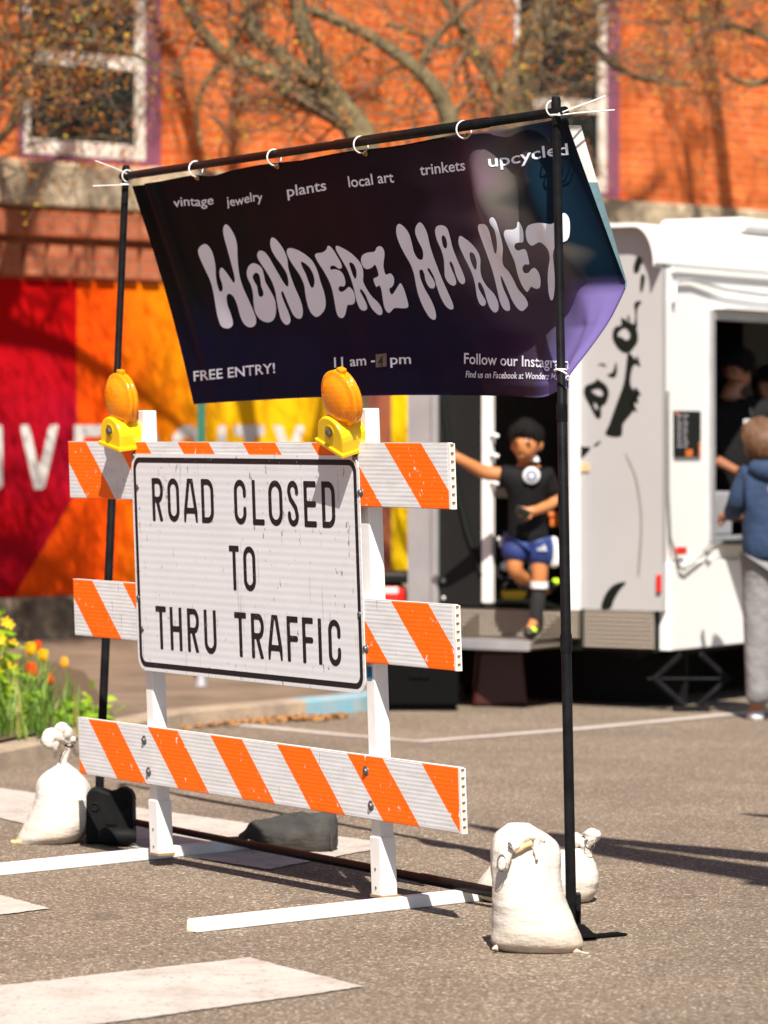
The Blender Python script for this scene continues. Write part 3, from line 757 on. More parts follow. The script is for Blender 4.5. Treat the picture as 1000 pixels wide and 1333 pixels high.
# feet: measured on the ground, not quite square to the boards
for (pa, pb) in (((250, 1214), (643, 1170)), ((-148, 1155), (354, 1102))):
    a, b = gp(*pa), gp(*pb); d = (b-a).normalized(); T = Matrix.Translation(a) @ Matrix.Rotation(math.atan2(d.y, d.x), 4, 'Z')
    mb = MB(); mb.box((0, -.024, .001), ((b-a).length, .024, .040), bev=.003, T=T); ft = mb.build('foot', M['white_plastic'], bar)
    mb = MB(); mb.box((-.004, -.02, .004), (.004, .02, .036), T=T); mb.build('end_plug', M['white_plastic'], ft)
    mb = MB(); mb.box((-.03, -.010, .0008), (-.001, .010, .004), T=T); mb.build('rust_flake', M['rust'], ft)
for px_, py_ in ((492, 905), ):
    tx = .52; mb = LB(); mb.box((tx-.012, -TH-.0005, .735), (tx+.014, -TH+.0012, .775)); mb.build('blue_sticker', simple('blue_sticker', (.03, .20, .42), .4), bar)
# the sign: an aluminium panel on the two upper boards
SL, SR, SB, STP = 1.972, .508, .690, 1.449
def rrect(x0, x1, z0, z1, r, k=7):
    out = []
    for cx, cz, a in ((x1-r, z1-r, 0), (x0+r, z1-r, 90), (x0+r, z0+r, 180), (x1-r, z0+r, 270)):
        out += [(cx+r*math.cos(R(a+90*i/k)), cz+r*math.sin(R(a+90*i/k))) for i in range(k+1)]
    return out
TY = Matrix(((1,0,0,0),(0,0,1,0),(0,1,0,0),(0,0,0,1)))         # prism xy,h -> local x,z,y
mb = LB(); mb.prism(rrect(SR, SL, SB, STP, .05), .0015, .0045, T=TY); sgn = mb.build('sign_panel', M['sign'], bar)
mb = LB(); o_ = rrect(SR+.013, SL-.013, SB+.013, STP-.013, .042); i_ = rrect(SR+.031, SL-.031, SB+.031, STP-.031, .028); k = len(o_)
mb.add([(x, .0052, z) for x, z in o_] + [(x, .0052, z) for x, z in i_], [(i, (i+1) % k, k+(i+1) % k, k+i) for i in range(k)]); mb.build('sign_border', M['film'], sgn)
rows = [('ROAD', 1.215, [(.139,.216),(.246,.326),(.355,.447),(.475,.557)]), ('CLOSED', 1.215, [(.691,.769),(.808,.883),(.911,.999),(1.03,1.098),(1.131,1.206),(1.24,1.319)]),
        ('TO', .993, [(.646,.71),(.737,.815)]),
        ('THRU', .770, [(.135,.207),(.233,.314),(.351,.431),(.464,.545)]), ('TRAFFIC', .770, [(.665,.742),(.773,.855),(.878,.968),(.999,1.068),(1.094,1.161),(1.189,1.213),(1.252,1.326)])]
for txt, z0, bx in rows:
    mb = LB()
    for ch, (s0, s1) in zip(txt, bx):
        vs, fs = glyph_fill(ch, s1-s0, .150, .0200, .004)
        mb.add([(SL-s0-x, .0053, z0+y) for x, y in vs], fs)
    mb.build('sign_lettering', M['film'], sgn)
for tx in (.52+.09, 1.945-.06):
    for z in (1.42, .73): pass
# warning lights: half round yellow battery case, amber round lens on top
def lamp(tx, zc, pitch, disc_turn, dy=.0):
    T = Matrix.Translation(MW[bar.name] @ Vector((tx, .028+dy, zc))) @ Matrix.Rotation(R(pitch), 4, 'X') @ Matrix.Rotation(bar.rotation_euler.z + R(disc_turn), 4, 'Z')
    mb = MB(T); w_, h_ = .070, .098
    prof = [(-w_, -.05), (-w_, -.005)] + [(-w_*math.cos(R(a)), -.005+(h_-.04)*math.sin(R(a))) for a in range(15, 180, 15)] + [(w_, -.005), (w_, -.05)]
    mb.prism(prof, -.062, .030, T=TY, bev=.006)
    body = mb.build('warning_light', M['yellow'], bar)
    mb = MB(T); mb.prism([(-w_-.006, -.058), (-w_-.006, -.044), (w_+.006, -.044), (w_+.006, -.058)], -.068, .036, T=TY, bev=.003); mb.build('case_rim', M['yellow'], body)
    mb = MB(T); mb.lathe([(0, .012), (.010, .012), (.014, .009), (.0145, 0)], 6, T=Matrix.Translation((0, .030, .005)) @ Matrix.Rotation(R(-90), 4, 'X'), smooth=False); mb.build('bolt', M['bolt'], body)
    mb = MB(T); mb.lathe([(.026, 0), (.022, .006), (.022, .0)], 18, T=Matrix.Translation((0, .028, .005)) @ Matrix.Rotation(R(-90), 4, 'X')); mb.build('bolt_ring', M['yellow'], body)
    # lens
    LT = T @ Matrix.Translation((0, -.018, .112)) @ Matrix.Rotation(R(-90), 4, 'X')
    mb = MB(LT); rr_ = .094
    prof = [(0, .043), (.03, .042), (.058, .037), (.072, .028), (.080, .019), (.087, .018), (rr_, .014), (rr_, .004), (rr_-.004, .002), (rr_-.004, -.002), (rr_, -.004), (rr_, -.014), (.087, -.018), (.080, -.019), (.072, -.028), (.058, -.037), (.03, -.042), (0, -.043)]
    mb.lathe(prof, 40); mb.build('lens', M['amber'], body)
    mb = MB(LT); mb.box((-.014, -rr_-.012, -.012), (.014, -rr_+.006, .012), bev=.004); mb.build('lens_tab', M['amber'], body)
    mb = MB(T); mb.lathe([(.040, .055), (.036, .075), (.026, .085), (0, .085)], 20, T=Matrix.Translation((0, -.018, -.022))); mb.build('lens_socket', M['amber'], body)
lamp(2.005, 1.528, 13, 0, .055); lamp(.558, 1.527, 27, 3, .065)

# ------------------------------------------------------------------ banner stand
TLp, TRp = at(164, 229, 14.06), at(724, 146, 11.46)
stand = thing('banner_stand', 'black telescopic banner stand of two poles, a top bar and a ground bar', 'stand', (.55, 11.5, 0))
def tele(name, pts, parent=stand):
    mb = MB(); mb.tube([p for p, r in pts], [r for p, r in pts], 16); return mb.build(name, M['black_metal'], parent)
def pole(base, top, name='pole'):
    L = top-base; q = lambda f: base+L*f
    p = tele(name, [(q(0), .0165), (q(.62), .0155), (q(.621), .0135), (q(1), .0135)])
    mb = MB(); mb.tube([q(.33), q(.335), q(.35), q(.353)], [.0172, .0185, .0185, .0172], 16); mb.build('joint_collar', M['black_metal'], p)
    mb = MB(); mb.tube([q(.612), q(.615), q(.632), q(.635)], [.0162, .0175, .0175, .0150], 16); mb.build('joint_collar', M['black_metal'], p)
    mb = MB(); mb.tube([q(.988), q(1.004), q(1.008)], [.0150, .0150, .011], 16); mb.build('pole_cap', M['black_rubber'], p)
    return p
RB = gp(744, 1204); LBs = gp(127, 1086)
pole(RB+Vector((0,0,.01)), at(724, 134, 11.46)); pole(LBs, at(164, 222, 14.06))
bd = (TRp-TLp).normalized()
tele('top_bar', [(TLp - bd*.03, .0150), (TLp+bd*1.62, .0150), (TLp+bd*1.621, .0172), (TRp - bd*.40, .0172), (TRp-bd*.399, .0150), (TRp+bd*.05, .0150)])
a, b = at(168, 1069, 13.95), at(742, 1181, 11.56)
gd = (b-a).normalized()
tele('ground_bar', [(a, .013), (a+gd*.9, .013), (a+gd*.901, .0155), (a+gd*2.0, .0155), (a+gd*2.001, .018), (b, .018)])
# right foot: upright bracket and flat folded plate
mb = MB(); mb.box((-.022, -.028, .0), (.022, .02, .095), bev=.003, T=Matrix.Translation(RB+Vector((.008,.03,.0)))); br_ = mb.build('foot_bracket', M['black_metal'], stand)
mb = MB(); mb.tube([RB+Vector((.02,.0,.055)), RB+Vector((.02,-.04,.055))], .008, 8); mb.build('clamp_screw', M['black_metal'], br_)
pa = gp(700, 1228); pb = gp(812, 1218); d = (pb-pa).normalized()
T = Matrix.Translation(pa) @ Matrix.Rotation(math.atan2(d.y, d.x), 4, 'Z')
mb = MB(); mb.box((0, -.02, .002), ((pb-pa).length, .03, .009), bev=.001, T=T)
fp = mb.build('foot_plate', M['flat_black'], stand)
mb = MB(); q0, q1, q2, q3 = gp(735, 1228)+Vector((0,0,.012)), gp(777, 1225)+Vector((0,0,.012)), at(759, 1204, 11.5), at(744, 1202, 11.5)
mb.add([q0, q1, q2, q3]+[v+Vector((.004,.012,0)) for v in (q0,q1,q2,q3)], [(0,1,2,3),(7,6,5,4),(0,4,5,1),(1,5,6,2),(2,6,7,3),(3,7,4,0)]); mb.build('gusset', M['flat_black'], fp)
# left foot: moulded black plastic block of two round lobes
LBs2 = gp(141, 1100)
T = Matrix.Translation(LBs2) @ Matrix.Rotation(R(-8), 4, 'Z')
TZ = Matrix(((1,0,0,0),(0,0,1,0),(0,1,0,0),(0,0,0,1)))
mb = MB(T); k_ = 13.75/F
prof = [(-.088, .0), (-.088, .13)] + [(-.048+.04*math.cos(R(a)), .165+.047*math.sin(R(a))) for a in range(165, 40, -18)] + [(0, .196)] + [(.05+.042*math.cos(R(a)), .165+.047*math.sin(R(a))) for a in range(130, -20, -18)] + [(.092, .10), (.092, 0), (.022, 0), (.022, .065), (-.004, .065), (-.004, 0)]
mb.prism(prof, .0, .075, T=TZ, bev=.012)
fb = mb.build('moulded_foot', M['black_rubber'], stand)
mb = MB(T); mb.tube([(-.02, -.05, .038), (.0, -.055, .038), (.08, -.055, .038), (.115, -.05, .038)], [.022, .034, .034, .022], 14); mb.build('foot_roll', M['black_rubber'], fb)
mb = MB(T)
for hx, hz in ((-.05, .14), (.055, .15)): mb.ring((hx, -.001, hz), (0,1,0), .014, .004, 16, 6)
mb.build('hole_rim', M['black_rubber'], fb)

# ------------------------------------------------------------------ banner: a vinyl sheet swung back by the wind
BD = Vector((.836, .55, 0)).normalized()
P0a, P0b = at(172, 240, 14.02), at(739, 153, 11.47)
def ss(a, b, x):
    t = np.clip((x-a)/(b-a), 0, 1); return t*t*(3-2*t)
def bump1(x, c, wd): return np.exp(-((x-c)/wd)**2)
def ban(u, v):
    """banner surface: u along the top bar, v down; arrays in, array (n,3) out"""
    u = np.asarray(u, float); v = np.asarray(v, float)
    X = P0a.x + (P0b.x-P0a.x)*u; Y = P0a.y + (P0b.y-P0a.y)*u; Zt = P0a.z + (P0b.z-P0a.z)*u
    uc = np.clip(u, 0, 1.02); vc = np.clip(v, -.05, 1.05)
    bA = .266*vc**1.05 + .018*np.sin(np.pi*np.clip(vc, 0, 1))
    t = vc/.585
    up = .232*np.clip(t, 0, 1)**1.05
    dn = .232*(1-np.clip((vc-.585)/(.955-.585), 0, 1)**1.15)
    bE = np.where(vc < .585, up, dn)
    wE = np.clip((uc-.70)/.29, 0, 1)**1.12
    b = bA*(1-wE) + bE*wE
    # pulled-up corner at the lower tie and scalloped top between the ties
    drop = (.826 + (.868-.826)*uc)*vc - .034*bump1(uc, 1.0, .055)*np.clip((vc-.7)/.3, 0, 1) + .006*np.sin(uc*40)*0
    ties = np.array([.155, .335, .535, .775, .99]); 
    sc = np.ones_like(uc)
    for q in ties: sc = np.minimum(sc, np.abs(uc-q)/.1)
    sag = np.clip(sc, 0, 1)**1.3*.006*np.clip(1-vc/.18, 0, 1)
    drop = drop - .024*np.sin(np.pi*np.clip(uc, 0, 1))**1.0*np.clip(vc, 0, 1)**2 + sag + .010*bump1(uc, .215, .03)*np.clip(1-vc/.12, 0, 1)
    # hanging folds
    rip = .0026*np.sin(uc*74+1.2*np.sin(vc*3)) * (.35+.65*(1-np.clip(vc, 0, 1))) + .0035*np.sin(uc*31+vc*2.0)
    b = b + rip*(.25+np.clip(vc, 0, 1)*.4+.3*wE)
    # bright folds running down from the upper right: cloth bellies toward the front near the bar
    for c, wd, amp, len_ in ((.835, .045, .125, .64), (.925, .035, .105, .74)):
        cc = c + .035*vc
        b = b - amp*bump1(uc, cc, wd)*np.sin(np.pi*np.clip(vc/len_, 0, 1))**1.0
    for c, wd, amp in ((.05, .018, .016), (.025, .012, -.012)):
        b = b - amp*bump1(uc, c+.02*vc, wd)*np.clip(1-vc*.9, 0, 1)
    # creases fanning from the lower right tie
    for c0, c1, wd, amp in ((.955, .992, .010, .010), (.978, .994, .007, .008)):
        cc = c0 + (c1-c0)*np.clip((vc-.6)/.36, 0, 1)
        b = b - amp*bump1(uc, cc, wd)*np.clip((vc-.62)/.1, 0, 1)*np.clip((.97-vc)/.1, 0, 1)
    return np.stack([X + BD.x*b, Y + BD.y*b, Zt - drop], -1)
def ban_n(u, v):
    e = 1e-3
    a = ban(u+e, v)-ban(u-e, v); b = ban(u, v+e)-ban(u, v-e)
    n = np.cross(a, b); n /= np.linalg.norm(n, axis=-1, keepdims=True)
    s = np.sign(n @ np.array([.836, .55, 0])); return -n*s[..., None]
def proj(p): return np.stack([CX + F*p[..., 0]/p[..., 1], HY - F*(p[..., 2]-CZ)/p[..., 1]], -1)
def uv_of(px):
    """banner coordinates of photo points (array n,2)"""
    px = np.asarray(px, float); u = np.clip((px[:, 0]-172)/560, 0, 1); v = np.clip((px[:, 1]-235+u*85)/330, 0, 1)
    for it in range(60):
        e = 1e-3; p = proj(ban(u, v)); r = px-p
        ju = (proj(ban(u+e, v))-proj(ban(u-e, v)))/(2*e); jv = (proj(ban(u, v+e))-proj(ban(u, v-e)))/(2*e)
        det = ju[:, 0]*jv[:, 1]-ju[:, 1]*jv[:, 0]; det = np.where(np.abs(det) < 1e3, 1e3*np.sign(det+1e-9), det)
        du = (r[:, 0]*jv[:, 1]-r[:, 1]*jv[:, 0])/det; dv = (ju[:, 0]*r[:, 1]-ju[:, 1]*r[:, 0])/det
        u = np.clip(u+.6*np.clip(du, -.1, .1), -.02, 1.02); v = np.clip(v+.6*np.clip(dv, -.1, .1), -.04, 1.04)
    return u, v
n = NT('banner_print_lit_folds')
at_ = n.n('ShaderNodeUVMap'); at_.uv_map = 'print'
x_, y_, z_ = n.xyz(at_.outputs[0])
vg = n.ramp(y_, [(0, (.003, .003, .006)), (.22, (.006, .005, .013)), (.42, (.003, .008, .014)), (.58, (.0006, .008, .028)), (.75, (.0005, .004, .036)), (1, (.0005, .003, .024))])
rain_lit = n.ramp(n.math('ADD', x_, n.math('MULTIPLY', n.math('SUBTRACT', n.noise(3.0, 2, vec=at_.outputs[0]), .5), .5)), [(0, (.004, .004, .004)), (.25, (.007, .008, .007)), (.48, (.022, .006, .013)), (.62, (.012, .008, .018)), (.74, (.05, .027, .05)), (.82, (.17, .115, .15)), (.88, (.14, .125, .11)), (.93, (.005, .020, .036)), (1, (.004, .016, .038))])  # pale stops towards the right paint the sunlit upper folds into the print
wgt = n.ramp(y_, [(0, .35), (.2, .9), (.45, .75), (.62, .35), (1, .2)])
lit_lilac = n.math('MULTIPLY', n.ramp(x_, [(.88, 0), (.95, 1)]), n.ramp(y_, [(.55, 0), (.62, 1)]))  # lilac patch paints the sunlight on the lower right fold
n.color(n.mix(lit_lilac, n.mix(wgt, vg, rain_lit), (.13, .10, .27))).set(.6, 0, .06)
M['print'] = n.m
M['print_back'] = simple('banner_white_back', (.78, .77, .78), .5)
M['ink'] = simple('lavender_ink', (.82, .86, 1.0), .45, scale=5, var=.03)
M['fold'] = simple('lilac_print', (.30, .22, .48), .45, scale=5, var=.1)
banner = thing('market_banner', 'dark vinyl market banner with lavender bubble lettering tied to the black stand', 'banner', (TRp.x, TRp.y, 1.6))
NU, NV = 260, 110
uu, vv = np.meshgrid(np.linspace(0, 1, NU+1), np.linspace(0, 1, NV+1))
pts = ban(uu.ravel(), vv.ravel()); 
inv = MW[banner.name].inverted()
me = bpy.data.meshes.new('banner_sheet')
fs = [(j*(NU+1)+i, j*(NU+1)+i+1, (j+1)*(NU+1)+i+1, (j+1)*(NU+1)+i) for j in range(NV) for i in range(NU)]
bk = pts - ban_n(uu.ravel(), vv.ravel())*.0015
nb = len(pts)
allp = [inv @ Vector(p) for p in pts] + [inv @ Vector(p) for p in bk]
rim = [(i, i+1) for i in range(NU)] + [((NV)*(NU+1)+i+1, NV*(NU+1)+i) for i in range(NU)] + [((j+1)*(NU+1), j*(NU+1)) for j in range(NV)] + [(j*(NU+1)+NU, (j+1)*(NU+1)+NU) for j in range(NV)]
F2 = [tuple(q+nb for q in f[::-1]) for f in fs]; F3 = [(b_, a_i, a_i+nb, b_+nb) for a_i, b_ in rim]
me.from_pydata([tuple(p) for p in allp], [], [f[::-1] for f in fs] + [f[::-1] for f in F2] + F3)
me.materials.append(M['print']); me.materials.append(M['print_back'])
mi = [0]*len(fs) + [1]*len(F2) + [0]*len(F3); me.polygons.foreach_set('material_index', mi); me.polygons.foreach_set('use_smooth', [True]*len(fs)+[True]*len(F2)+[False]*len(F3))
uvl = me.uv_layers.new(name='print'); UU, VV = uu.ravel(), vv.ravel()
for lp in me.loops: k = lp.vertex_index % nb; uvl.data[lp.index].uv = (UU[k], VV[k])
me.update()
sheet = bpy.data.objects.new('banner_sheet', me); COL.objects.link(sheet); sheet.parent = banner; MW[sheet.name] = MW[banner.name]
def on_banner(mb, vs, fs, off=.0022):
    u, v = uv_of(vs); p = ban(u, v) + ban_n(u, v)*off
    mb.add([Vector(q) for q in p], fs, 0, True)
GL = []
def Z(org, pts): return [(org[0]+x/5.5556, org[1]+y/5.5556) for x, y in pts]
z4, z5, z6, z7 = (240, 270), (400, 270), (510, 270), (630, 250)
GL.append([Z(z4, [(150,262),(185,285),(212,340),(228,420),(232,500),(243,560),(262,608),(280,595),(278,555),(262,505),(258,460),(272,433),(297,455),(330,500),(362,545),(368,510),(350,430),(315,300),(288,200),(286,145),(305,120),(335,145),(370,210),(385,270),(388,350),(393,420),(405,500),(430,580),(470,670),(505,750),(523,810),(515,850),(480,866),(440,845),(410,790),(385,700),(360,645),(330,622),(310,640),(315,700),(340,770),(355,830),(345,862),(310,874),(270,855),(245,790),(228,700),(215,620),(195,540),(160,460),(125,385),(105,330),(110,290)])])
GL.append([Z(z4, [(500,402),(535,412),(565,440),(580,490),(590,535),(620,590),(650,645),(665,700),(665,770),(645,815),(605,830),(555,810),(518,760),(505,690),(500,620),(485,560),(462,510),(455,465),(470,422)]), Z(z4, [(520,470),(545,485),(555,530),(560,570),(575,610),(572,638),(550,645),(538,620),(530,570),(508,530),(498,495)])])
GL.append([Z(z4, [(545,312),(580,318),(610,350),(640,400),(680,470),(715,530),(748,572),(757,545),(745,480),(710,420),(665,360),(635,305),(625,260),(632,220),(655,220),(690,255),(725,310),(748,370),(755,430),(775,500),(805,580),(840,660),(860,730),(855,790),(830,804),(795,780),(765,720),(740,660),(715,605),(705,620),(725,680),(755,750),(772,810),(760,842),(735,845),(705,810),(685,740),(672,670),(660,600),(635,530),(595,460),(555,400),(530,350)])])
GL.append([Z(z4, [(775,292),(820,305),(880,340),(929,385),(964,450),(989,535),(1014,610),(1026,680),(1019,735),(989,775),(955,790),(920,760),(895,700),(880,630),(870,560),(840,490),(800,430),(765,375),(745,325),(752,297)]), Z(z4, [(848,390),(880,405),(915,440),(940,495),(945,545),(935,578),(918,572),(900,530),(880,475),(855,425)])])
GL.append([Z(z5, [(155,275),(185,295),(220,350),(250,405),(253,438),(230,440),(200,420),(172,425),(175,450),(205,445),(245,460),(270,495),(280,545),(270,570),(240,568),(230,590),(250,610),(280,595),(305,573),(335,600),(350,650),(345,690),(320,703),(295,705),(285,750),(270,790),(245,798),(220,770),(205,700),(190,620),(170,550),(130,470),(85,400),(60,350),(70,330),(110,325),(140,305)])])
GL.append([Z(z5, [(215,275),(245,285),(300,315),(345,350),(385,395),(405,440),(410,490),(408,530),(430,580),(470,640),(520,690),(545,735),(545,770),(520,775),(480,740),(450,690),(425,630),(395,590),(385,600),(405,640),(430,690),(437,730),(415,745),(385,730),(360,670),(345,600),(325,530),(295,450),(255,380),(220,320),(210,290)]), Z(z5, [(318,395),(340,410),(358,450),(360,500),(350,515),(335,490),(318,440),(308,405)])])
GL.append([Z(z5, [(525,278),(550,290),(563,330),(558,385),(555,420),(562,460),(575,485),(605,475),(630,505),(630,550),(612,578),(600,580),(602,610),(618,628),(640,600),(665,560),(680,545),(700,580),(720,640),(735,715),(700,728),(640,725),(615,745),(595,762),(570,740),(555,690),(545,620),(535,575),(520,562),(505,575),(490,545),(483,515),(510,500),(520,490),(512,450),(495,412),(475,430),(440,445),(410,430),(393,385),(402,345),(440,325),(490,318),(505,290)])])
GL.append([Z(z6, [(60,117),(95,140),(130,190),(150,260),(165,320),(190,365),(220,378),(232,350),(225,300),(195,240),(175,185),(178,140),(205,105),(235,130),(262,190),(280,270),(305,350),(335,430),(370,520),(410,610),(445,690),(450,730),(425,735),(390,705),(355,640),(330,570),(310,500),(275,440),(262,445),(280,480),(305,520),(318,560),(305,585),(275,575),(250,530),(240,480),(225,450),(205,455),(212,510),(240,580),(285,660),(315,730),(325,790),(310,812),(275,790),(235,725),(200,640),(180,560),(165,480),(140,410),(100,340),(60,260),(38,190),(40,135)])])
GL.append([Z(z6, [(330,135),(370,127),(405,150),(425,210),(445,290),(480,380),(515,460),(535,520),(525,553),(495,540),(470,490),(450,420),(432,390),(422,400),(440,450),(465,510),(470,550),(450,565),(415,545),(390,500),(385,440),(380,370),(360,300),(330,230),(318,170)]), Z(z6, [(375,198),(395,220),(405,265),(398,295),(380,285),(368,245),(366,215)])])
GL.append([Z(z6, [(495,205),(530,220),(580,260),(625,315),(645,370),(645,440),(655,500),(690,565),(745,625),(775,690),(775,740),(750,760),(715,725),(690,660),(670,590),(645,543),(630,545),(632,580),(655,625),(682,670),(683,700),(665,712),(640,695),(620,640),(610,570),(590,490),(560,420),(520,340),(488,260)]), Z(z6, [(575,322),(600,335),(617,385),(618,430),(608,450),(590,420),(572,370),(568,335)])])
GL.append([Z(z6, [(655,115),(685,125),(710,170),(725,230),(740,290),(753,335),(765,300),(762,230),(745,160),(715,115),(710,85),(730,68),(755,95),(780,170),(800,240),(808,300),(805,370),(815,420),(850,460),(885,520),(920,590),(970,650),(990,700),(975,730),(945,750),(910,725),(875,670),(845,600),(815,530),(795,490),(795,520),(815,590),(850,670),(860,720),(855,747),(820,740),(790,690),(770,610),(750,520),(725,430),(690,330),(650,220),(630,160),(632,125)])])
GL.append([Z(z7, [(155,275),(180,270),(215,268),(240,250),(245,215),(262,220),(282,260),(290,320),(285,360),(260,362),(230,370),(225,400),(250,420),(290,408),(310,425),(325,480),(330,520),(300,520),(282,545),(295,580),(325,580),(345,555),(370,545),(400,580),(413,640),(405,690),(375,695),(345,680),(330,705),(315,720),(290,690),(265,640),(245,580),(225,500),(190,420),(160,350),(147,305)])])
GL.append([Z(z7, [(340,232),(400,220),(450,225),(495,228),(545,185),(575,150),(605,165),(622,210),(622,300),(605,345),(570,362),(545,370),(515,400),(505,450),(510,520),(515,600),(515,700),(505,770),(490,780),(475,740),(465,650),(468,560),(480,480),(470,420),(440,380),(405,360),(375,375),(345,385),(315,350),(305,290),(315,250)])])
mb = MB()
for loops in GL:
    vs, fs_ = fill_loops([smooth_loop([(x, y, 0) for x, y in L], 4) for L in loops], 1.3); on_banner(mb, vs, fs_)
mb.build('bubble_lettering', M['ink'], sheet)
def word(mb, txt, p0, p1, hgt, slant=0.0, wob=0.0):
    """text between two photo points on its base line, capital height hgt in photo pixels"""
    vs, fs_ = font_text(txt); xs = [v[0] for v in vs]; x0, x1 = min(xs), max(xs); out = []
    ex = ((p1[0]-p0[0])/(x1-x0), (p1[1]-p0[1])/(x1-x0)); sc = hgt/.70
    for x, y in vs: out.append((p0[0]+(x-x0)*ex[0]+y*sc*slant, p0[1]+(x-x0)*ex[1]-y*sc+wob*math.sin((x-x0)/(x1-x0)*6.3)))
    mb = MB(); on_banner(mb, out, fs_); mb.build('small_lettering', M['ink'], sheet)
word(mb, 'vintage', (227, 270), (279, 265), 12, -.10, -1.2); word(mb, 'jewelry', (296, 267), (343, 262), 12, -.10, 1.5)
word(mb, 'plants', (375, 256), (426, 247), 14, -.12); word(mb, 'local art', (455, 243), (514, 237), 14, -.14, .8)
word(mb, 'trinkets', (548, 228), (607, 221), 14, -.12); word(mb, 'upcycled', (637, 217), (741, 201), 15, -.10, 1.2)
word(mb, 'FREE ENTRY!', (253, 496), (359, 485), 13, -.05); word(mb, '11 am -', (436, 478), (489, 474), 13, -.04); word(mb, 'pm', (509, 474), (536, 473), 13, -.05)
word(mb, 'Follow our Instagram', (605, 473), (741, 480), 14, .0); word(mb, 'Find us on Facebook at Wonderz Market', (607, 491), (741, 495), 8.5, .12)
mb = MB(); q = [(490+14*i/4, 461+17*j/4-i*.35) for j in range(5) for i in range(5)]
on_banner(mb, q, [(j*5+i, j*5+i+1, (j+1)*5+i+1, (j+1)*5+i) for j in range(4) for i in range(4)], .002); tp_ = mb.build('tape_patch', simple('brown_tape', (.16, .125, .10), .6), sheet)
mb = MB(); vs, fs_ = font_text('4'); xs = [v[0] for v in vs]; on_banner(mb, [(493+(x-min(xs))*14, 476-y*18) for x, y in vs], fs_, .003); mb.build('hand_written_digit', M['film'], tp_)
# hem folded forward along the right edge: white back above, print below
mb = MB(); vs = []; fs_ = []; ms = []
K = 24
for i in range(K+1):
    v = .0 + .60*i/K; wdt = (.042*(1-i/K)**.9+.004) if i else .03
    p = Vector(ban(np.array([1.0]), np.array([v]))[0]); nn = Vector(ban_n(np.array([.97]), np.array([v]))[0])
    vs += [p + nn*.003, p + Vector((.92, .0, .0))*wdt + nn*.006]
mb.add(vs, [(2*i, 2*i+1, 2*i+3, 2*i+2) for i in range(K)], 0, True); mb.m = [0 if i < K*.36 else 1 for i in range(K)]
mb.build('folded_hem', [M['print_back'], simple('teal_print', (.16, .28, .33), .45)], sheet)
# white zip ties and brass eyelets
for x, y, x2, y2 in ((255, 218, 258, 229), (357, 203, 362, 214), (470, 184, 477, 197), (604, 160, 609, 175)):
    tpos = ((x-172)/(735-172)); pb_ = TLp.lerp(TRp, 0)
    c_ = None
    # point on the bar under this column
    lo, hi = 0.0, 1.0
    for _ in range(40):
        md = (lo+hi)/2; q = TLp.lerp(TRp, md)
        if CX+F*q.x/q.y < x: lo = md
        else: hi = md
    q = TLp.lerp(TRp, lo)
    mb = MB(); mb.ring(q+Vector((0,0,-.012)), bd, .028, .0028, 24, 6); zt_ = mb.build('zip_tie', M['tie'], banner)
    u, v = uv_of([(x2, y2+2)]); g = Vector(ban(u, v)[0]); nn = Vector(ban_n(u, v)[0])
    mb = MB(); mb.ring(g+nn*.003, nn, .008, .0028, 16, 6); mb.tube([g+nn*.002, g+nn*.012], .005, 8); mb.build('eyelet', M['gold'], zt_)
def tie_end(pts, r=.0022):
    mb = MB(); mb.tube(pts, r, 6); return mb.build('tie_tail', M['tie'], banner)
TC = at(724, 150, 11.44)
mb = MB(); mb.ring(TC, (0, 0, 1), .018, .003, 20, 6); mb.build('zip_tie', M['tie'], banner)
mb = MB(); mb.ring(at(720, 141, 11.46), bd, .024, .0026, 20, 6); mb.build('zip_tie', M['tie'], banner)
tie_end([at(727, 148, 11.42), at(745, 141, 11.40), at(770, 132, 11.42), at(788, 125, 11.46)]); tie_end([at(727, 150, 11.42), at(750, 147, 11.40), at(775, 145, 11.42), at(800, 143, 11.46)])
tie_end([at(165, 226, 14.0), at(150, 219, 13.97), at(124, 209, 13.95)]); tie_end([at(168, 240, 14.0), at(150, 241, 13.97), at(121, 242, 13.95)])
mb = MB(); mb.ring(at(163, 240, 14.05), (0, 0, 1), .017, .003, 18, 6); mb.ring(at(166, 229, 14.04), bd, .022, .0026, 18, 6); mb.build('zip_tie', M['tie'], banner)
mb = MB(); mb.ring(at(730, 482, 11.48), (0, .15, 1), .019, .0032, 20, 6); mb.build('zip_tie', M['tie'], banner); tie_end([at(724, 480, 11.44), at(734, 484, 11.43), at(738, 487, 11.43)], .003)
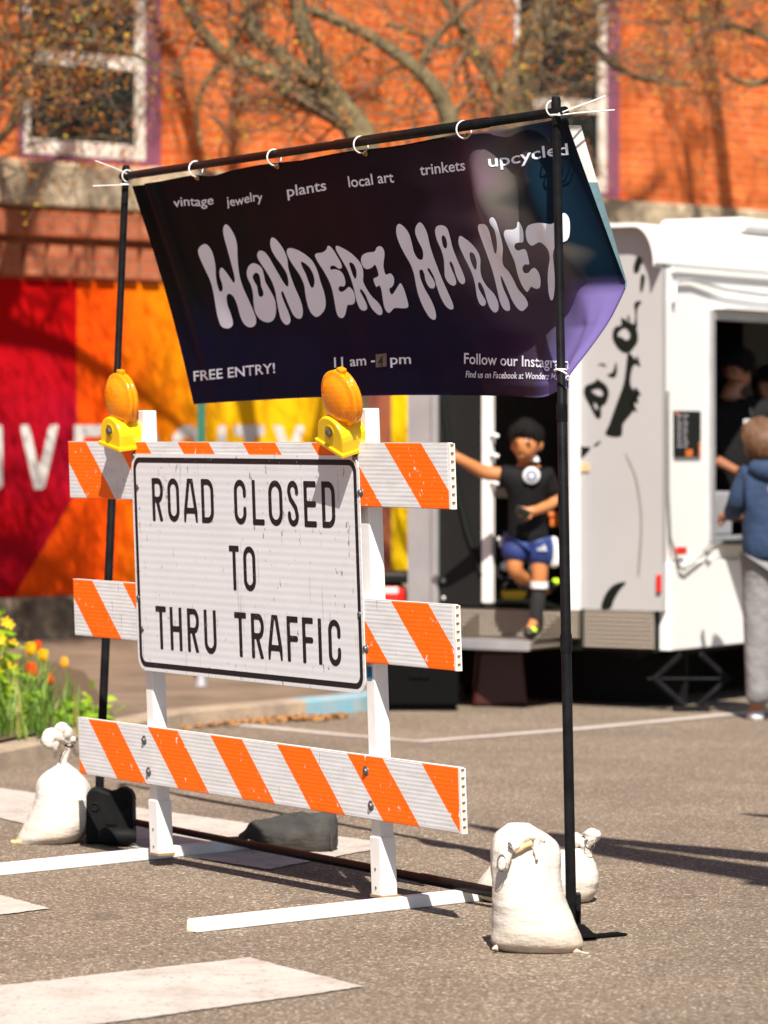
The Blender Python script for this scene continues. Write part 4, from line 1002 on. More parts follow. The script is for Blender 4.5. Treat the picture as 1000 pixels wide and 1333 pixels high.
# ------------------------------------------------------------------ sandbags
def bag(label, rows, org, sc, ybase, depth, mat, seed, name='sandbag', group='white sandbags holding down the banner stand', lumps=.010, cat='sandbag'):
    """rows: (y, left, right, depth factor) in zoomed photo pixels; the base stands on the ground"""
    yb = org[1] + ybase/sc; Yf = CZ*F/(yb-HY); Y = Yf + depth*.42
    k = Y/F; n = 40; vs = []; fs = []
    base = Vector(((org[0]+(rows[-1][1]+rows[-1][2])/2/sc-CX)*k, Y, 0))
    root = thing(name, label, cat, base, 0, group)
    # resample the rows finely
    rows = sorted(rows, reverse=True); ys = np.array([r[0] for r in rows], float)
    L = np.array([r[1] for r in rows], float); Rr = np.array([r[2] for r in rows], float); D = np.array([r[3] for r in rows], float)
    yy = np.linspace(ys[0], ys[-1], 46)
    f = lambda a: np.interp(-yy, -ys, a)
    sm = lambda a: np.convolve(np.pad(a, 2, mode='edge'), np.array([1,2,3,2,1])/9, 'valid')
    l_, r_, d_ = sm(f(L)), sm(f(Rr)), sm(f(D))
    for j in range(len(yy)):
        z = max(.001, (ybase-yy[j])/sc*k); cx = (org[0]+(l_[j]+r_[j])/2/sc-CX)*k; hw = (r_[j]-l_[j])/2/sc*k; hd = depth/2*d_[j]
        for q in range(n):
            a = 2*math.pi*q/n; ca, sa = math.cos(a), math.sin(a); e = 2/2.35
            p = Vector((cx + hw*math.copysign(abs(ca)**e, ca), Y + hd*math.copysign(abs(sa)**e, sa), z))
            topf = max(0, j/len(yy)-.45)/.55; nz = noise.noise(p*7+Vector((seed, 0, 0)))*lumps*1.35 + (.0055*topf)*math.sin(11*a+4*noise.noise(p*8)+seed) + noise.noise(Vector((p.x*14, p.y*14, p.z*46+seed)))*lumps*.20
            p += Vector((ca, sa, .0))*nz; vs.append(p)
    m_ = len(yy)
    for j in range(m_-1):
        for q in range(n): fs.append((j*n+q, j*n+(q+1) % n, (j+1)*n+(q+1) % n, (j+1)*n+q))
    mb = MB(); mb.add(vs, fs, 0, True); mb.add(vs[:n], [list(range(n))[::-1]]); mb.add(vs[-n:], [list(range(n))], 0, True)
    body = mb.build('sack', mat, root)
    return root, body, Y
def lump(pts, rad, mat, parent, name, n=14, nz=.004, seed=0):
    pts, rad = smooth_path([Vector(p) for p in pts], list(rad), 4)
    mb = MB(); mb.tube(pts, rad, n); c = 0
    for i, v in enumerate(mb.v):
        an = noise.noise(v*60+Vector((seed, 0, 0))); mb.v[i] = v + Vector((an, noise.noise(v*60+Vector((0, seed, 5))), noise.noise(v*60+Vector((3, 0, seed)))))*nz
    return mb.build(name, mat, parent)
# front bag
O3, s3 = (600, 1050), 4.348
root, sack, Yb = bag('tall white sandbag with a folded over mouth and black tie before the right banner pole',
    [(118, 300, 360, .10), (135, 262, 405, .26), (165, 218, 460, .40), (200, 195, 515, .52), (240, 182, 555, .64), (300, 172, 566, .76), (400, 165, 567, .92), (520, 175, 586, 1.04), (640, 190, 628, 1.12), (730, 190, 657, 1.14), (790, 180, 680, 1.06), (822, 200, 690, .9), (836, 260, 640, .7)],
    O3, s3, 836, .21, M['bag'], 1.0)
def b3(x, y, dy): return at(O3[0]+x/s3, O3[1]+y/s3, Yb+dy)
lump([b3(455, 185, -.035), b3(395, 165, -.055), b3(330, 195, -.075), b3(285, 245, -.092)], [.020, .022, .020, .013], M['bag'], root, 'neck', nz=.006, seed=2)
lump([b3(430, 190, -.062), b3(425, 240, -.076), b3(432, 300, -.088)], [.010, .008, .004], M['bag'], root, 'fold', nz=.003, seed=5)
lump([b3(300, 268, -.086), b3(340, 235, -.084), b3(400, 208, -.072)], [.006, .012, .010], M['bag_in'], root, 'mouth_lining', nz=.003, seed=6)
lump([b3(272, 262, -.096), b3(245, 305, -.104), b3(232, 345, -.108), b3(228, 362, -.106)], [.010, .019, .017, .008], M['bag'], root, 'neck_end', nz=.004, seed=8)
mb = MB(); mb.ring(b3(232, 320, -.124), (.25, -1, .15), .0235, .0022, 22, 6, sx=.55); mb.ring(b3(280, 222, -.108), (.9, -.3, .5), .010, .0022, 14, 6); mb.build('cable_tie', M['black_tie'], root)
lump([b3(205, 800, -.06), b3(178, 806, -.07)], [.009, .002], M['bag'], root, 'corner_ear', n=8); lump([b3(640, 818, -.06), b3(690, 828, -.07), b3(725, 832, -.07)], [.010, .005, .002], M['bag'], root, 'corner_ear', n=8)
# rear bag
root, sack, Yb2 = bag('squat white sandbag with a ruffled tied top behind the right banner pole',
    [(252, 630, 700, .30), (275, 560, 735, .55), (300, 330, 757, .8), (350, 190, 776, .95), (400, 140, 782, 1.05), (450, 100, 778, 1.1), (500, 90, 762, 1.1), (540, 110, 742, 1.0), (556, 160, 715, .8)],
    O3, s3, 556, .22, M['bag'], 4.0)
def b4(x, y, dy): return at(O3[0]+x/s3, O3[1]+y/s3, Yb2+dy)
lump([b4(600, 170, 0), b4(650, 190, -.01), b4(690, 205, -.02), b4(705, 240, -.02), b4(690, 290, -.0)], [.020, .024, .020, .018, .034], M['bag'], root, 'neck', nz=.007, seed=12)
lump([b4(690, 225, -.02), b4(725, 205, -.03), b4(742, 160, -.03), b4(745, 135, -.03)], [.011, .016, .030, .022], M['bag'], root, 'ruffle', nz=.011, seed=14)
mb = MB(); mb.ring(b4(730, 215, -.055), (.4, -.8, .5), .017, .0022, 20, 6); mb.build('cable_tie', M['black_tie'], root)
# left bag
O8, s8 = (0, 930), 4.545
root, sack, Yb3 = bag('pear shaped white sandbag with a flopping tied top beside the left pole foot',
    [(305, 352, 392, .12), (325, 325, 420, .3), (345, 285, 450, .5), (385, 235, 488, .72), (430, 215, 520, .85), (500, 212, 542, .95), (560, 200, 545, 1.0), (640, 170, 540, 1.06), (700, 143, 520, 1.1), (745, 115, 490, 1.05), (772, 110, 455, .85)],
    O8, s8, 772, .24, M['bag'], 9.0)
def b8(x, y, dy): return at(O8[0]+x/s8, O8[1]+y/s8, Yb3+dy)
lump([b8(372, 335, 0), b8(378, 295, 0), b8(392, 235, 0), b8(408, 180, 0)], [.032, .013, .013, .015], M['bag'], root, 'neck', nz=.004, seed=21)
lump([b8(408, 180, 0), b8(395, 120, -.01), b8(360, 90, -.02), b8(345, 105, -.03)], [.012, .026, .028, .018], M['bag'], root, 'ruffle', nz=.008, seed=22)
lump([b8(400, 165, -.01), b8(340, 130, -.03), b8(300, 125, -.04), b8(290, 165, -.05), b8(340, 195, -.045)], [.010, .026, .030, .028, .014], M['bag'], root, 'ruffle', nz=.008, seed=23)
lump([b8(410, 175, 0), b8(435, 150, -.01), b8(448, 160, -.01)], [.010, .016, .010], M['bag'], root, 'ruffle', nz=.004, seed=24)
mb = MB(); mb.ring(b8(378, 298, 0), (.2, 0, 1), .0145, .0035, 16, 6); mb.ring(b8(406, 185, 0), (.2, 0, 1), .016, .0035, 16, 6); mb.tube([b8(365, 300, -.02), b8(352, 270, -.03), b8(368, 225, -.03), b8(400, 195, -.02)], .0018, 6); mb.build('cable_tie', M['black_tie'], root)
lump([b8(125, 755, -.06), b8(85, 757, -.07), b8(65, 750, -.07)], [.014, .008, .004], M['bag_in'], root, 'corner_ear', n=8)
# dark bag lying on the ground bar
O1, s1 = (160, 1020), 3.333
c0 = gp(375, 1112); Yd = c0.y + .09
def b1(x, y, dy=0): return at(O1[0]+x/s1, O1[1]+y/s1, Yd+dy)
root = thing('sandbag', 'slumped black canvas sandbag lying on the crosswalk behind the low board', 'sandbag', (c0.x, Yd, 0), 0)
P, rr = smooth_path([b1(490, 245), b1(540, 232), b1(600, 205), b1(690, 212), b1(780, 220), b1(860, 222), b1(905, 224), b1(930, 226), b1(942, 229)], [.012, .026, .056, .078, .081, .080, .073, .056, .020], 5)
mb = MB(); mb.tube(P, rr, 26)
for i, v in enumerate(mb.v):
    v = v + Vector((noise.noise(v*11), noise.noise(v*11+Vector((4,0,0))), noise.noise(v*11+Vector((0,4,0)))))*.026 + Vector((0, 0, noise.noise(Vector((v.x*40, v.y*20, v.z*20)))*.006))
    v.z = max(v.z, .006+.002*noise.noise(v*30)); mb.v[i] = v
mb.build('sack', M['dark_bag'], root)
mb = MB(); mb.ring(b1(905, 224), (1, 0, .02), .073, .0035, 30, 6); mb.build('end_seam', M['dark_bag'], root)
lump([b1(505, 243), b1(470, 240), b1(440, 243)], [.012, .010, .004], M['dark_bag'], root, 'strap', n=8)

# ------------------------------------------------------------------ food trailer (local: x out of the end face's right corner along it, y along the serving side)
TC0 = Vector((1.515, 20.3, 0)); TRZ = R(-32)
trl = thing('food_trailer', 'white food trailer with a black stencil portrait, an open end door and a serving hatch', 'trailer', TC0, TRZ)
TT = MW[trl.name]; ex = TT.to_3x3() @ Vector((1, 0, 0)); ey = TT.to_3x3() @ Vector((0, 1, 0))
def rx(px):             # local x on the end face seen at photo column px
    c = (px-CX)/F; return (c*TC0.y-TC0.x)/(ex.x-c*ex.y)
def rz(px, py): return CZ-(py-HY)/F*(TC0.y+ex.y*rx(px))
def sy(px):             # local y on the serving side
    c = (px-CX)/F; return (c*TC0.y-TC0.x)/(ey.x-c*ey.y)
def sz(px, py): return CZ-(py-HY)/F*(TC0.y+ey.y*sy(px))
LEN = 4.2; XL = rx(531); ZB = rz(800, 794); ZP = rz(800, 843); ZT_ = rz(830, 294); rc = .17
dl, dr = rx(637), rx(752)
# end face with rolled upper corners and the door opening
mb = MB(TT)
def top_prof(): 
    return [(rx(858), ZT_-rc*1.15)] 
xr = 0.0
pr = [(xr, ZB), (xr, ZT_-.20)] + [(xr-.115+.115*math.cos(R(a)), ZT_-.20+.20*math.sin(R(a))) for a in (15, 35, 55, 75, 90)]
half_r = [(dr, ZB)] + pr + [(dr, ZT_)]
mb.prism(half_r, -.0, .05, T=TZ); zd = 2.35
mb.box((dl, 0, zd), (dr, .05, ZT_))
lp = [(XL, ZB), (XL, ZT_-.20)] + [(XL+.115-.115*math.cos(R(a)), ZT_-.20+.20*math.sin(R(a))) for a in (15, 35, 55, 75, 90)] + [(dl, ZT_), (dl, ZB)]
mb.prism(lp, .0, .05, T=TZ)
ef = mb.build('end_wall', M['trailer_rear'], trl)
# serving side with hatch opening
h0, h1 = sy(927), sy(927)+1.75; hz0, hz1 = sz(960, 700), sz(930, 414)
mb = MB(TT)
TS = Matrix.Rotation(R(90), 4, 'Z')
# panel in local (y,z) at x = 0..-.05
def side_panel(mb, ys, zs, holes, x0, x1):
    Tm = Matrix(((0,1,0,0),(1,0,0,0),(0,0,1,0),(0,0,0,1)))
    panel(mb, ys, zs, holes, x0, x1, Tm)
side_panel(mb, (.053, LEN), (ZB-.002, ZT_-.20), [(h0, h1, hz0, hz1)], 0, -.05)
sw = mb.build('serving_wall', M['trailer'], trl)
mb = MB(TT); mb.box((-.045, .053, ZP-.012), (.028, LEN, ZB+.26), bev=.006); mb.build('side_skirt', M['trailer'], trl)
# roof: rolled eaves
mb = MB(TT); prof = [(xr+.012, ZT_-.21)] + [(xr-.115+.127*math.cos(R(a)), ZT_-.20+.212*math.sin(R(a))) for a in range(0, 91, 10)]
prof += [(XL+.115-.127*math.cos(R(a)), ZT_-.20+.212*math.sin(R(a))) for a in range(90, -1, -10)] + [(XL-.012, ZT_-.21)]
inn = [(x*.97-.02, z-.03) for x, z in prof]
for i in range(len(prof)-1):
    a, b = prof[i], prof[i+1]
    mb.add([(a[0], -.10, a[1]), (b[0], -.10, b[1]), (b[0], LEN+.03, b[1]), (a[0], LEN+.03, a[1])], [(0,1,2,3)], 0, True)
    ia, ib = (a[0]*.985-.012, a[1]-.02), (b[0]*.985-.012, b[1]-.02)
    mb.add([(a[0], -.10, a[1]), (b[0], -.10, b[1]), (ib[0], -.10, ib[1]), (ia[0], -.10, ia[1])], [(0,1,2,3)])
    mb.add([(ia[0], -.10, ia[1]), (ib[0], -.10, ib[1]), (ib[0], -.002, ib[1]), (ia[0], -.002, ia[1])], [(0,1,2,3)])
mb.build('roof', M['trailer'], trl)
mb = MB(TT); mb.box((-.6, 1.1, ZT_+.013), (-.05, 1.9, ZT_+.10), bev=.03); mb.build('roof_vent', M['trailer'], trl)
# awning rail with a slack white cable
mb = MB(TT); mb.box((.0, .10, ZT_-.255), (.022, LEN, ZT_-.225), bev=.004); mb.build('awning_rail', M['trailer'], trl)
mb = MB(TT); mb.tube([(.02, .10, ZT_-.42), (.022, .13, ZT_-.30), (.026, .3, ZT_-.285), (.03, .7, ZT_-.33), (.03, 1.2, ZT_-.345), (.03, 1.8, ZT_-.31), (.03, 2.4, ZT_-.28)], .010, 8); mb.build('slack_cable', M['silver'], trl)
# other walls, floor, interior
mb = MB(TT); mb.box((XL, .053, ZB), (XL+.04, LEN, ZT_-.2)); mb.box((XL+.042, LEN-.05, ZB), (-.055, LEN, ZT_-.2)); mb.build('far_wall', M['trailer'], trl)
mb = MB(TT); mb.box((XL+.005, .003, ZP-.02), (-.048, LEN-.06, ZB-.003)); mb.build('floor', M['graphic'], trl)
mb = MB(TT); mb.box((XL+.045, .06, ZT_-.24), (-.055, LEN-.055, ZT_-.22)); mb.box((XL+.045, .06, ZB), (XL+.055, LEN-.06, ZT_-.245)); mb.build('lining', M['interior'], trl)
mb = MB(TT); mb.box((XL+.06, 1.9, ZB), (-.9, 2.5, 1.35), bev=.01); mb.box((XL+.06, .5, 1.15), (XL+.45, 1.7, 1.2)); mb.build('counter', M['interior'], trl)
# hatch frame, counter shelf
mb = MB(TT)
for a in ((h0-.045, h0+.004, hz0-.02, hz1+.05), (h1-.004, h1+.045, hz0-.02, hz1+.05)): mb.box((-.06, a[0], a[2]), (.022, a[1], a[3]), bev=.004)
mb.box((-.06, h0+.004, hz1-.01), (.0215, h1-.004, hz1+.048), bev=.004); mb.box((-.06, h0+.004, hz0-.02), (.0215, h1-.004, hz0+.012), bev=.004)
hf = mb.build('hatch_frame', M['silver'], trl)
mb = MB(TT); mb.box((-.055, h0-.01, hz1+.05), (.09, h1+.03, hz1+.062)); mb.build('drip_ledge', M['trailer'], hf)
mb = MB(TT); mb.box((.024, h0+.05, hz0-.03), (.30, h1-.05, hz0-.008), bev=.004); mb.build('counter_shelf', M['graphic'], trl)
mb = MB(TT); mb.box((-.30, h0+.22, hz0+.0), (-.12, h0+.50, hz0+.26), bev=.02); mb.build('warmer', M['silver'], trl)
mb = MB(TT); mb.box((-.028, h0+.45, 1.52), (-.018, h0+1.1, 1.60), bev=.003); mb.build('hanging_light', M['white_plastic'], trl)
# skirt of tread plate, corner flare, lights
mb = MB(TT); mb.box((rx(762), -.022, ZP), (-.046, .0, ZB-.006), bev=.003); mb.build('tread_skirt', M['diamond'], trl)
for (x0, x1, y0, y1, z0, z1) in ((rx(856), rx(862), -.02, -.001, rz(859, 771), rz(859, 748)),):
    mb = MB(TT); mb.box((x0, y0, z0), (x1, y1, z1), bev=.005); mb.build('tail_light', M['red'], trl)
mb = MB(TT); mb.box((.029, sy(873), sz(877, 722)), (.046, sy(885), sz(877, 712)), bev=.005); mb.build('side_marker', M['red'], trl)
mb = MB(TT); mb.tube([(.02, .03, 1.75), (.02, .035, 1.2), (.025, .05, .95), (.045, .12, .78), (.05, sy(880), sz(880, 740))], .009, 8)
mb.tube([(.05, sy(880), sz(880, 742)), (.05, sy(905), sz(905, 722)), (.05, sy(918), sz(918, 710)), (.05, sy(930), sz(930, 705))], .006, 8); mb.tube([(.05, sy(909), sz(909, 720)), (.05, sy(916), sz(916, 711))], .02, 8)
mb.build('power_cable', M['graphic_grey'], trl)
# door jambs, threshold and the black panel of the door folded back
mb = MB(TT); mb.box((rx(744), -.035, ZB-.01), (rx(757), -.002, zd+.05), bev=.005); mb.build('door_jamb', M['white_plastic'], trl)
mb = MB(TT); mb.box((rx(632), -.045, ZB+.02), (rx(645), -.003, zd+.05), bev=.005); dj = mb.build('door_jamb', M['white_plastic'], trl)
for z in (rz(645, 566), rz(645, 592), rz(645, 628)):
    mb = MB(TT); mb.tube([(rx(646), -.05, z), (rx(650), -.06, z), (rx(655), -.05, z-.01)], .012, 8); mb.build('latch', M['white_plastic'], dj)
mb = MB(TT); mb.box((rx(575), -.030, ZB+.0), (rx(632), -.004, zd+.04), bev=.004); bp_ = mb.build('black_door', M['black_panel'], trl)
mb = MB(TT); mb.tube([(rx(580), -.036, 1.75), (rx(592), -.040, 1.35), (rx(612), -.042, .98), (rx(632), -.036, .72)], .014, 8); mb.build('door_strap', M['graphic'], bp_)
mb = MB(TT)
for z in (ZB+.14, ZB+.04): mb.lathe([(0, .01), (.012, .008), (.014, 0)], 10, T=Matrix.Translation((rx(581), -.030, z)) @ Matrix.Rotation(R(90), 4, 'X'))
mb.build('door_bolt', M['silver'], bp_)
mb = MB(TT); mb.box((rx(567), -.05, ZB-.01), (rx(575), -.002, zd+.05), bev=.004); mb.build('corner_post', M['silver'], trl)
mb = MB(TT); mb.box((rx(534), -.012, ZB+.0), (rx(567), -.001, zd+.0), bev=.002); mb.build('steel_panel', M['silver'], trl)
# folding step of tread plate
st0, st1 = rx(570), rx(757); zs_ = rz(650, 828)
mb = MB(TT); mb.box((st0, -.36, zs_-.05), (st1-.12, -.012, zs_), bev=.006); stp = mb.build('step', M['diamond'], trl)
mb = MB(TT); mb.box((st0, -.375, zs_-.055), (st1-.12, -.362, zs_+.004), bev=.003); mb.build('step_lip', M['silver'], stp)
mb = MB(TT); mb.box((st0, -.030, zs_+.002), (st1, -.012, ZB-.012)); mb.build('riser', M['diamond'], stp)
for x in (st0+.28, st1-.12):
    mb = MB(TT)
    mb.add([(x, -.03, zs_+.004), (x, -.33, zs_+.004), (x, -.03, ZB-.03), (x+.012, -.03, zs_+.004), (x+.012, -.33, zs_+.004), (x+.012, -.03, ZB-.03)], [(0,1,2), (5,4,3), (0,3,4,1), (1,4,5,2), (2,5,3,0)])
    mb.build('step_gusset', M['diamond'], stp)
# underside: wheels, jack, chock and crate
for y in (1.9, 2.7):
    for x in (-.16, XL+.16):
        T = TT @ Matrix.Translation((x, y, .33)) @ Matrix.Rotation(R(90), 4, 'Y')
        mb = MB(T); mb.lathe([(.20, -.10), (.30, -.10), (.33, -.07), (.33, .07), (.30, .10), (.20, .10)], 24); wh = mb.build('wheel', M['tyre'], trl)
        mb = MB(T); mb.lathe([(0, .06), (.08, .07), (.19, .04), (.20, .09)], 20); mb.build('rim', M['silver'], wh)
mb = MB(TT); mb.box((XL+.1, .1, .28), (XL+.2, LEN-.1, ZP-.022)); mb.box((-.3, .1, .28), (-.2, LEN-.1, ZP-.022)); mb.box((XL+.2, 1.85, .29), (-.3, 1.95, .36)); mb.build('chassis', M['black_metal'], trl)
J0 = gp(900, 926); Jt = J0.copy(); mb = MB(); zj = ZP-.03
for sx in (-1, 1):
    e_ = J0+Vector((sx*.20, .0, zj*.5+.02)); mb.tube([J0+Vector((sx*.035, -.02, .03)), e_], .020, 6); mb.tube([e_, J0+Vector((sx*.05, .0, zj))], .020, 6)
mb.tube([J0+Vector((-.24, 0, zj*.5+.02)), J0+Vector((.22, 0, zj*.5+.02))], .010, 6); mb.box((J0.x-.10, J0.y-.05, 0.001), (J0.x+.10, J0.y+.05, .028), bev=.004)
mb.build('scissor_jack', M['black_metal'], trl)
mb = MB(TT); mb.box((XL+.02, .40, .012), (-.06, .42, ZP-.03)); mb.box((-.52, .43, .012), (-.50, LEN-.1, ZP-.03)); mb.build('shade_panel', M['black_rubber'], trl)  # added black panels standing in for the dark shade under the trailer
# portrait made of flat black vinyl on the end wall
mb = MB(TT)
def Q(o, pts, s=3.846): return [(o[0]+x/s, o[1]+y/s) for x, y in pts]
t6, t7 = (740, 280), (740, 540)
def vinyl(mb, loops, k=4, st=.9, off=-.0018):
    L = [[Vector((rx(x), rz(x, y), 0)) for x, y in smooth_loop([(p[0], p[1], 0) for p in l], k)] if False else [Vector((rx(p.x), rz(p.x, p.y), 0)) for p in smooth_loop([(q[0], q[1], 0) for q in l], k)] for l in loops]
    f = tessellate_polygon(L); fl = [p for l in L for p in l]; mb.add([(p.x, off, p.y) for p in fl], [list(t) for t in f])
vinyl(mb, [Q(t6, [(348,205),(372,228),(360,262),(352,285),(332,290),(328,255)])])
vinyl(mb, [Q(t6, [(365,300),(385,310),(372,380),(360,375)])])
vinyl(mb, [Q(t6, [(332,440),(368,432),(348,466),(344,520),(346,560),(330,562),(336,500)])])
vinyl(mb, [Q(t6, [(265,515),(302,532),(338,558),(350,622),(330,662),(300,690),(262,680),(228,634),(222,592),(236,560),(266,550)]), Q(t6, [(256,582),(286,566),(308,594),(306,618),(288,626),(270,612),(250,606)])])
vinyl(mb, [Q(t6, [(240,735),(244,790),(226,815),(195,800),(222,786)])]); vinyl(mb, [Q(t6, [(146,752),(168,742),(188,750),(186,760),(166,752)])])
vinyl(mb, [Q(t6, [(85,858),(118,842),(150,828),(188,850),(204,890),(190,940),(166,962),(164,1010),(142,1016),(112,962),(80,900)]), Q(t6, [(118,878),(154,870),(174,890),(168,906),(148,904),(126,890)]), Q(t6, [(128,938),(146,952),(146,974),(134,966)])])
vinyl(mb, [Q(t6, [(300,690),(330,715),(346,740),(322,762),(312,850),(352,905),(335,930),(322,985),(275,1045),(264,1108),(188,1100),(205,1050),(240,950),(276,850),(290,760)])], 3)
vinyl(mb, [Q(t7, [(20,40),(52,28),(60,150),(112,165),(52,228),(30,170)])]); vinyl(mb, [Q(t7, [(130,150),(160,130),(160,140),(135,160)])])
vinyl(mb, [Q(t6, [(108,548),(132,560),(130,580),(104,582)])])
vinyl(mb, [Q(t7, [(165,968),(186,900),(230,850),(290,838),(256,880),(228,930),(212,968)])])
for q_ in ([(338,860),(366,905),(330,890)], [(340,900),(352,945),(322,925)], [(320,930),(345,985),(306,965)], [(345,700),(362,760),(338,742)], [(296,520),(300,498),(312,528)], [(150,835),(140,818),(165,832)]):
    vinyl(mb, [Q(t6, q_)], 2)
pg = mb.build('portrait_graphic', M['graphic'], trl)
mb = MB(TT); vinyl(mb, [Q(t7, [(284,190),(300,215),(338,300),(362,420),(372,560),(358,790),(346,788),(360,560),(350,420),(326,300),(290,215)])]); mb.build('hair_strand', M['graphic_grey'], pg)
mb = MB(TT); mb.box((rx(756), -.01, rz(760, 614)), (rx(768), -.001, rz(760, 603)), bev=.003); mb.build('brown_sticker', M['bag_in'], trl)
# menu board taped on the serving wall
mb = MB(TT); mb.box((.001, sy(876.5), sz(890, 595)), (.012, sy(910), sz(890, 535))); mbd = mb.build('menu_board', M['graphic'], trl)
mb = MB(TT); rm = random.Random(2)
for i in range(9):
    z = sz(890, 542+5*i); 
    for c in range(2):
        y = sy(879)+c*.075; L_ = rm.uniform(.03, .06); mb.add([(.0135, y, z), (.0135, y+L_, z), (.0135, y+L_, z+.009), (.0135, y, z+.009)], [(0,1,2,3)])
mb.build('menu_lines', simple('menu_print', (.45, .40, .45), .5), mbd)
mb = MB(TT)
for a, b, c, d in ((877, 880, 540, 536), (890, 899, 594, 585), (907, 909.5, 594, 575)): mb.add([(.0138, sy(a), sz(890, c)), (.0138, sy(b), sz(890, c)), (.0138, sy(b), sz(890, d)), (.0138, sy(a), sz(890, d))], [(0,1,2,3)])
mb.build('menu_corner', M['orange_tray'], mbd)
# things inside the doorway
def inside_pt(px, py, dy): return at(px, py, 21.0+dy)
def crate(label, px0, px1, py0, py1, Y, mat, name, cat):
    a, b = at(px0, py1, Y), at(px1, py0, Y); r_ = thing(name, label, cat, ((a.x+b.x)/2, Y, a.z))
    mb = MB(); mb.box((a.x, Y-.001, a.z), (b.x, Y+.25, b.z), bev=.01); mb.build('body', M[mat], r_)
    mb = MB(); mb.box((a.x-.008, Y-.009, b.z-.02), (b.x+.008, Y+.26, b.z+.006), bev=.004); mb.build('rim', M[mat], r_)
    return r_
crate('yellow plastic case lying in the trailer doorway by the boy', 654, 684, 771, 781, 20.98, 'yellow', 'tool_case', 'case')
crate('orange tray on the shelf behind the boy', 716, 744, 668, 686, 21.25, 'orange_tray', 'tray', 'tray')
crate('dark orange box on the upper shelf behind the boy', 716, 744, 632, 646, 21.25, 'darkred', 'box', 'box')
cr_ = thing('cable_coil', 'tangled coil of white and dark cables hanging in the trailer doorway', 'cable coil', tuple(at(664, 775, 21.0)))
rk = random.Random(9)
for k_ in range(9):
    c = at(rk.uniform(650, 682), rk.uniform(735, 768), 20.95+rk.uniform(0, .12)); mb = MB()
    mb.ring(c, (rk.gauss(0, .5), -1, rk.gauss(0, .5)), rk.uniform(.025, .055), .009, 16, 6); mb.build('cable_loop', M['silver' if k_ % 2 else 'graphic'], cr_)
mb = MB()
for x, y, r_ in ((656, 708, .03), (657, 737, .028), (651, 702, .02)): mb.lathe([(0, .02), (r_*.7, .016), (r_, 0), (r_*.7, -.016), (0, -.02)], 14, T=Matrix.Translation(at(x, y, 20.93)) @ Matrix.Rotation(R(90), 4, 'X'))
mb.build('plug', M['tie'], cr_)
# ------------------------------------------------------------------ people: skinned skeletons turned into plain meshes
M['skin'] = simple('warm_skin', (.46, .175, .058), .5, scale=20, var=.06)
M['skin2'] = simple('tan_skin', (.33, .14, .075), .5, scale=20, var=.06)
M['hair_black'] = simple('black_hair', (.006, .005, .005), .7, spec=.15, scale=60, bump=.006, bscale=90)
M['hair_brown'] = simple('auburn_hair', (.15, .068, .026), .5, scale=30, c2=(.07, .032, .014), bump=.006, bscale=90)
M['jersey'] = simple('black_jersey', (.007, .007, .008), .75, spec=.15, scale=20, bump=.004, bscale=25)
M['shorts'] = simple('navy_shorts', (.014, .034, .16), .55, scale=20, bump=.006, bscale=22)
M['white_cloth'] = simple('white_cloth', (.72, .72, .76), .7)
M['sock'] = simple('black_sock', (.018, .018, .020), .8)
M['neon'] = simple('neon_trainer', (.50, .80, .01), .5); M['shoe'] = simple('black_trainer', (.02, .02, .02), .5)
M['hoodie'] = simple('blue_hoodie', (.016, .040, .100), .85, scale=14, bump=.012, bscale=14)
M['trousers'] = simple('grey_trousers', (.22, .215, .22), .85, scale=10, bump=.02, bscale=12)
M['apron'] = simple('brown_apron', (.10, .06, .04), .8)
M['teal_cloth'] = simple('pale_blue_shirt', (.30, .45, .55), .8)
def skin(name, J, E, mat, parent, sub_=2, root=None):
    """J: joint -> (point, radius or (rx, ry)); E: chains of joints"""
    keys = list(J); idx = {k: i for i, k in enumerate(keys)}
    inv = MW[(parent if not isinstance(parent, str) else parent).name].inverted()
    me = bpy.data.meshes.new(name)
    ed = []
    for ch in E:
        for a, b in zip(ch[:-1], ch[1:]): ed.append((idx[a], idx[b]))
    me.from_pydata([tuple(inv @ Vector(J[k][0])) for k in keys], ed, [])
    o = bpy.data.objects.new(name, me); COL.objects.link(o)
    o.modifiers.new('s', 'SKIN').use_smooth_shade = True
    sb = o.modifiers.new('u', 'SUBSURF'); sb.levels = sub_; sb.render_levels = sub_
    for k in keys:
        r = J[k][1]; d = me.skin_vertices[0].data[idx[k]]; d.radius = (r, r) if not hasattr(r, '__len__') else r; d.use_root = (k == (root or keys[0]))
    dg = bpy.context.evaluated_depsgraph_get(); dg.update()
    m2 = bpy.data.meshes.new_from_object(o.evaluated_get(dg)); bpy.data.objects.remove(o); bpy.data.meshes.remove(me)
    m2.name = name; m2.materials.clear(); m2.materials.append(mat)
    for p in m2.polygons: p.use_smooth = True; p.material_index = 0
    r_ = bpy.data.objects.new(name, m2); COL.objects.link(r_); r_.parent = parent; MW[r_.name] = MW[parent.name]
    return r_
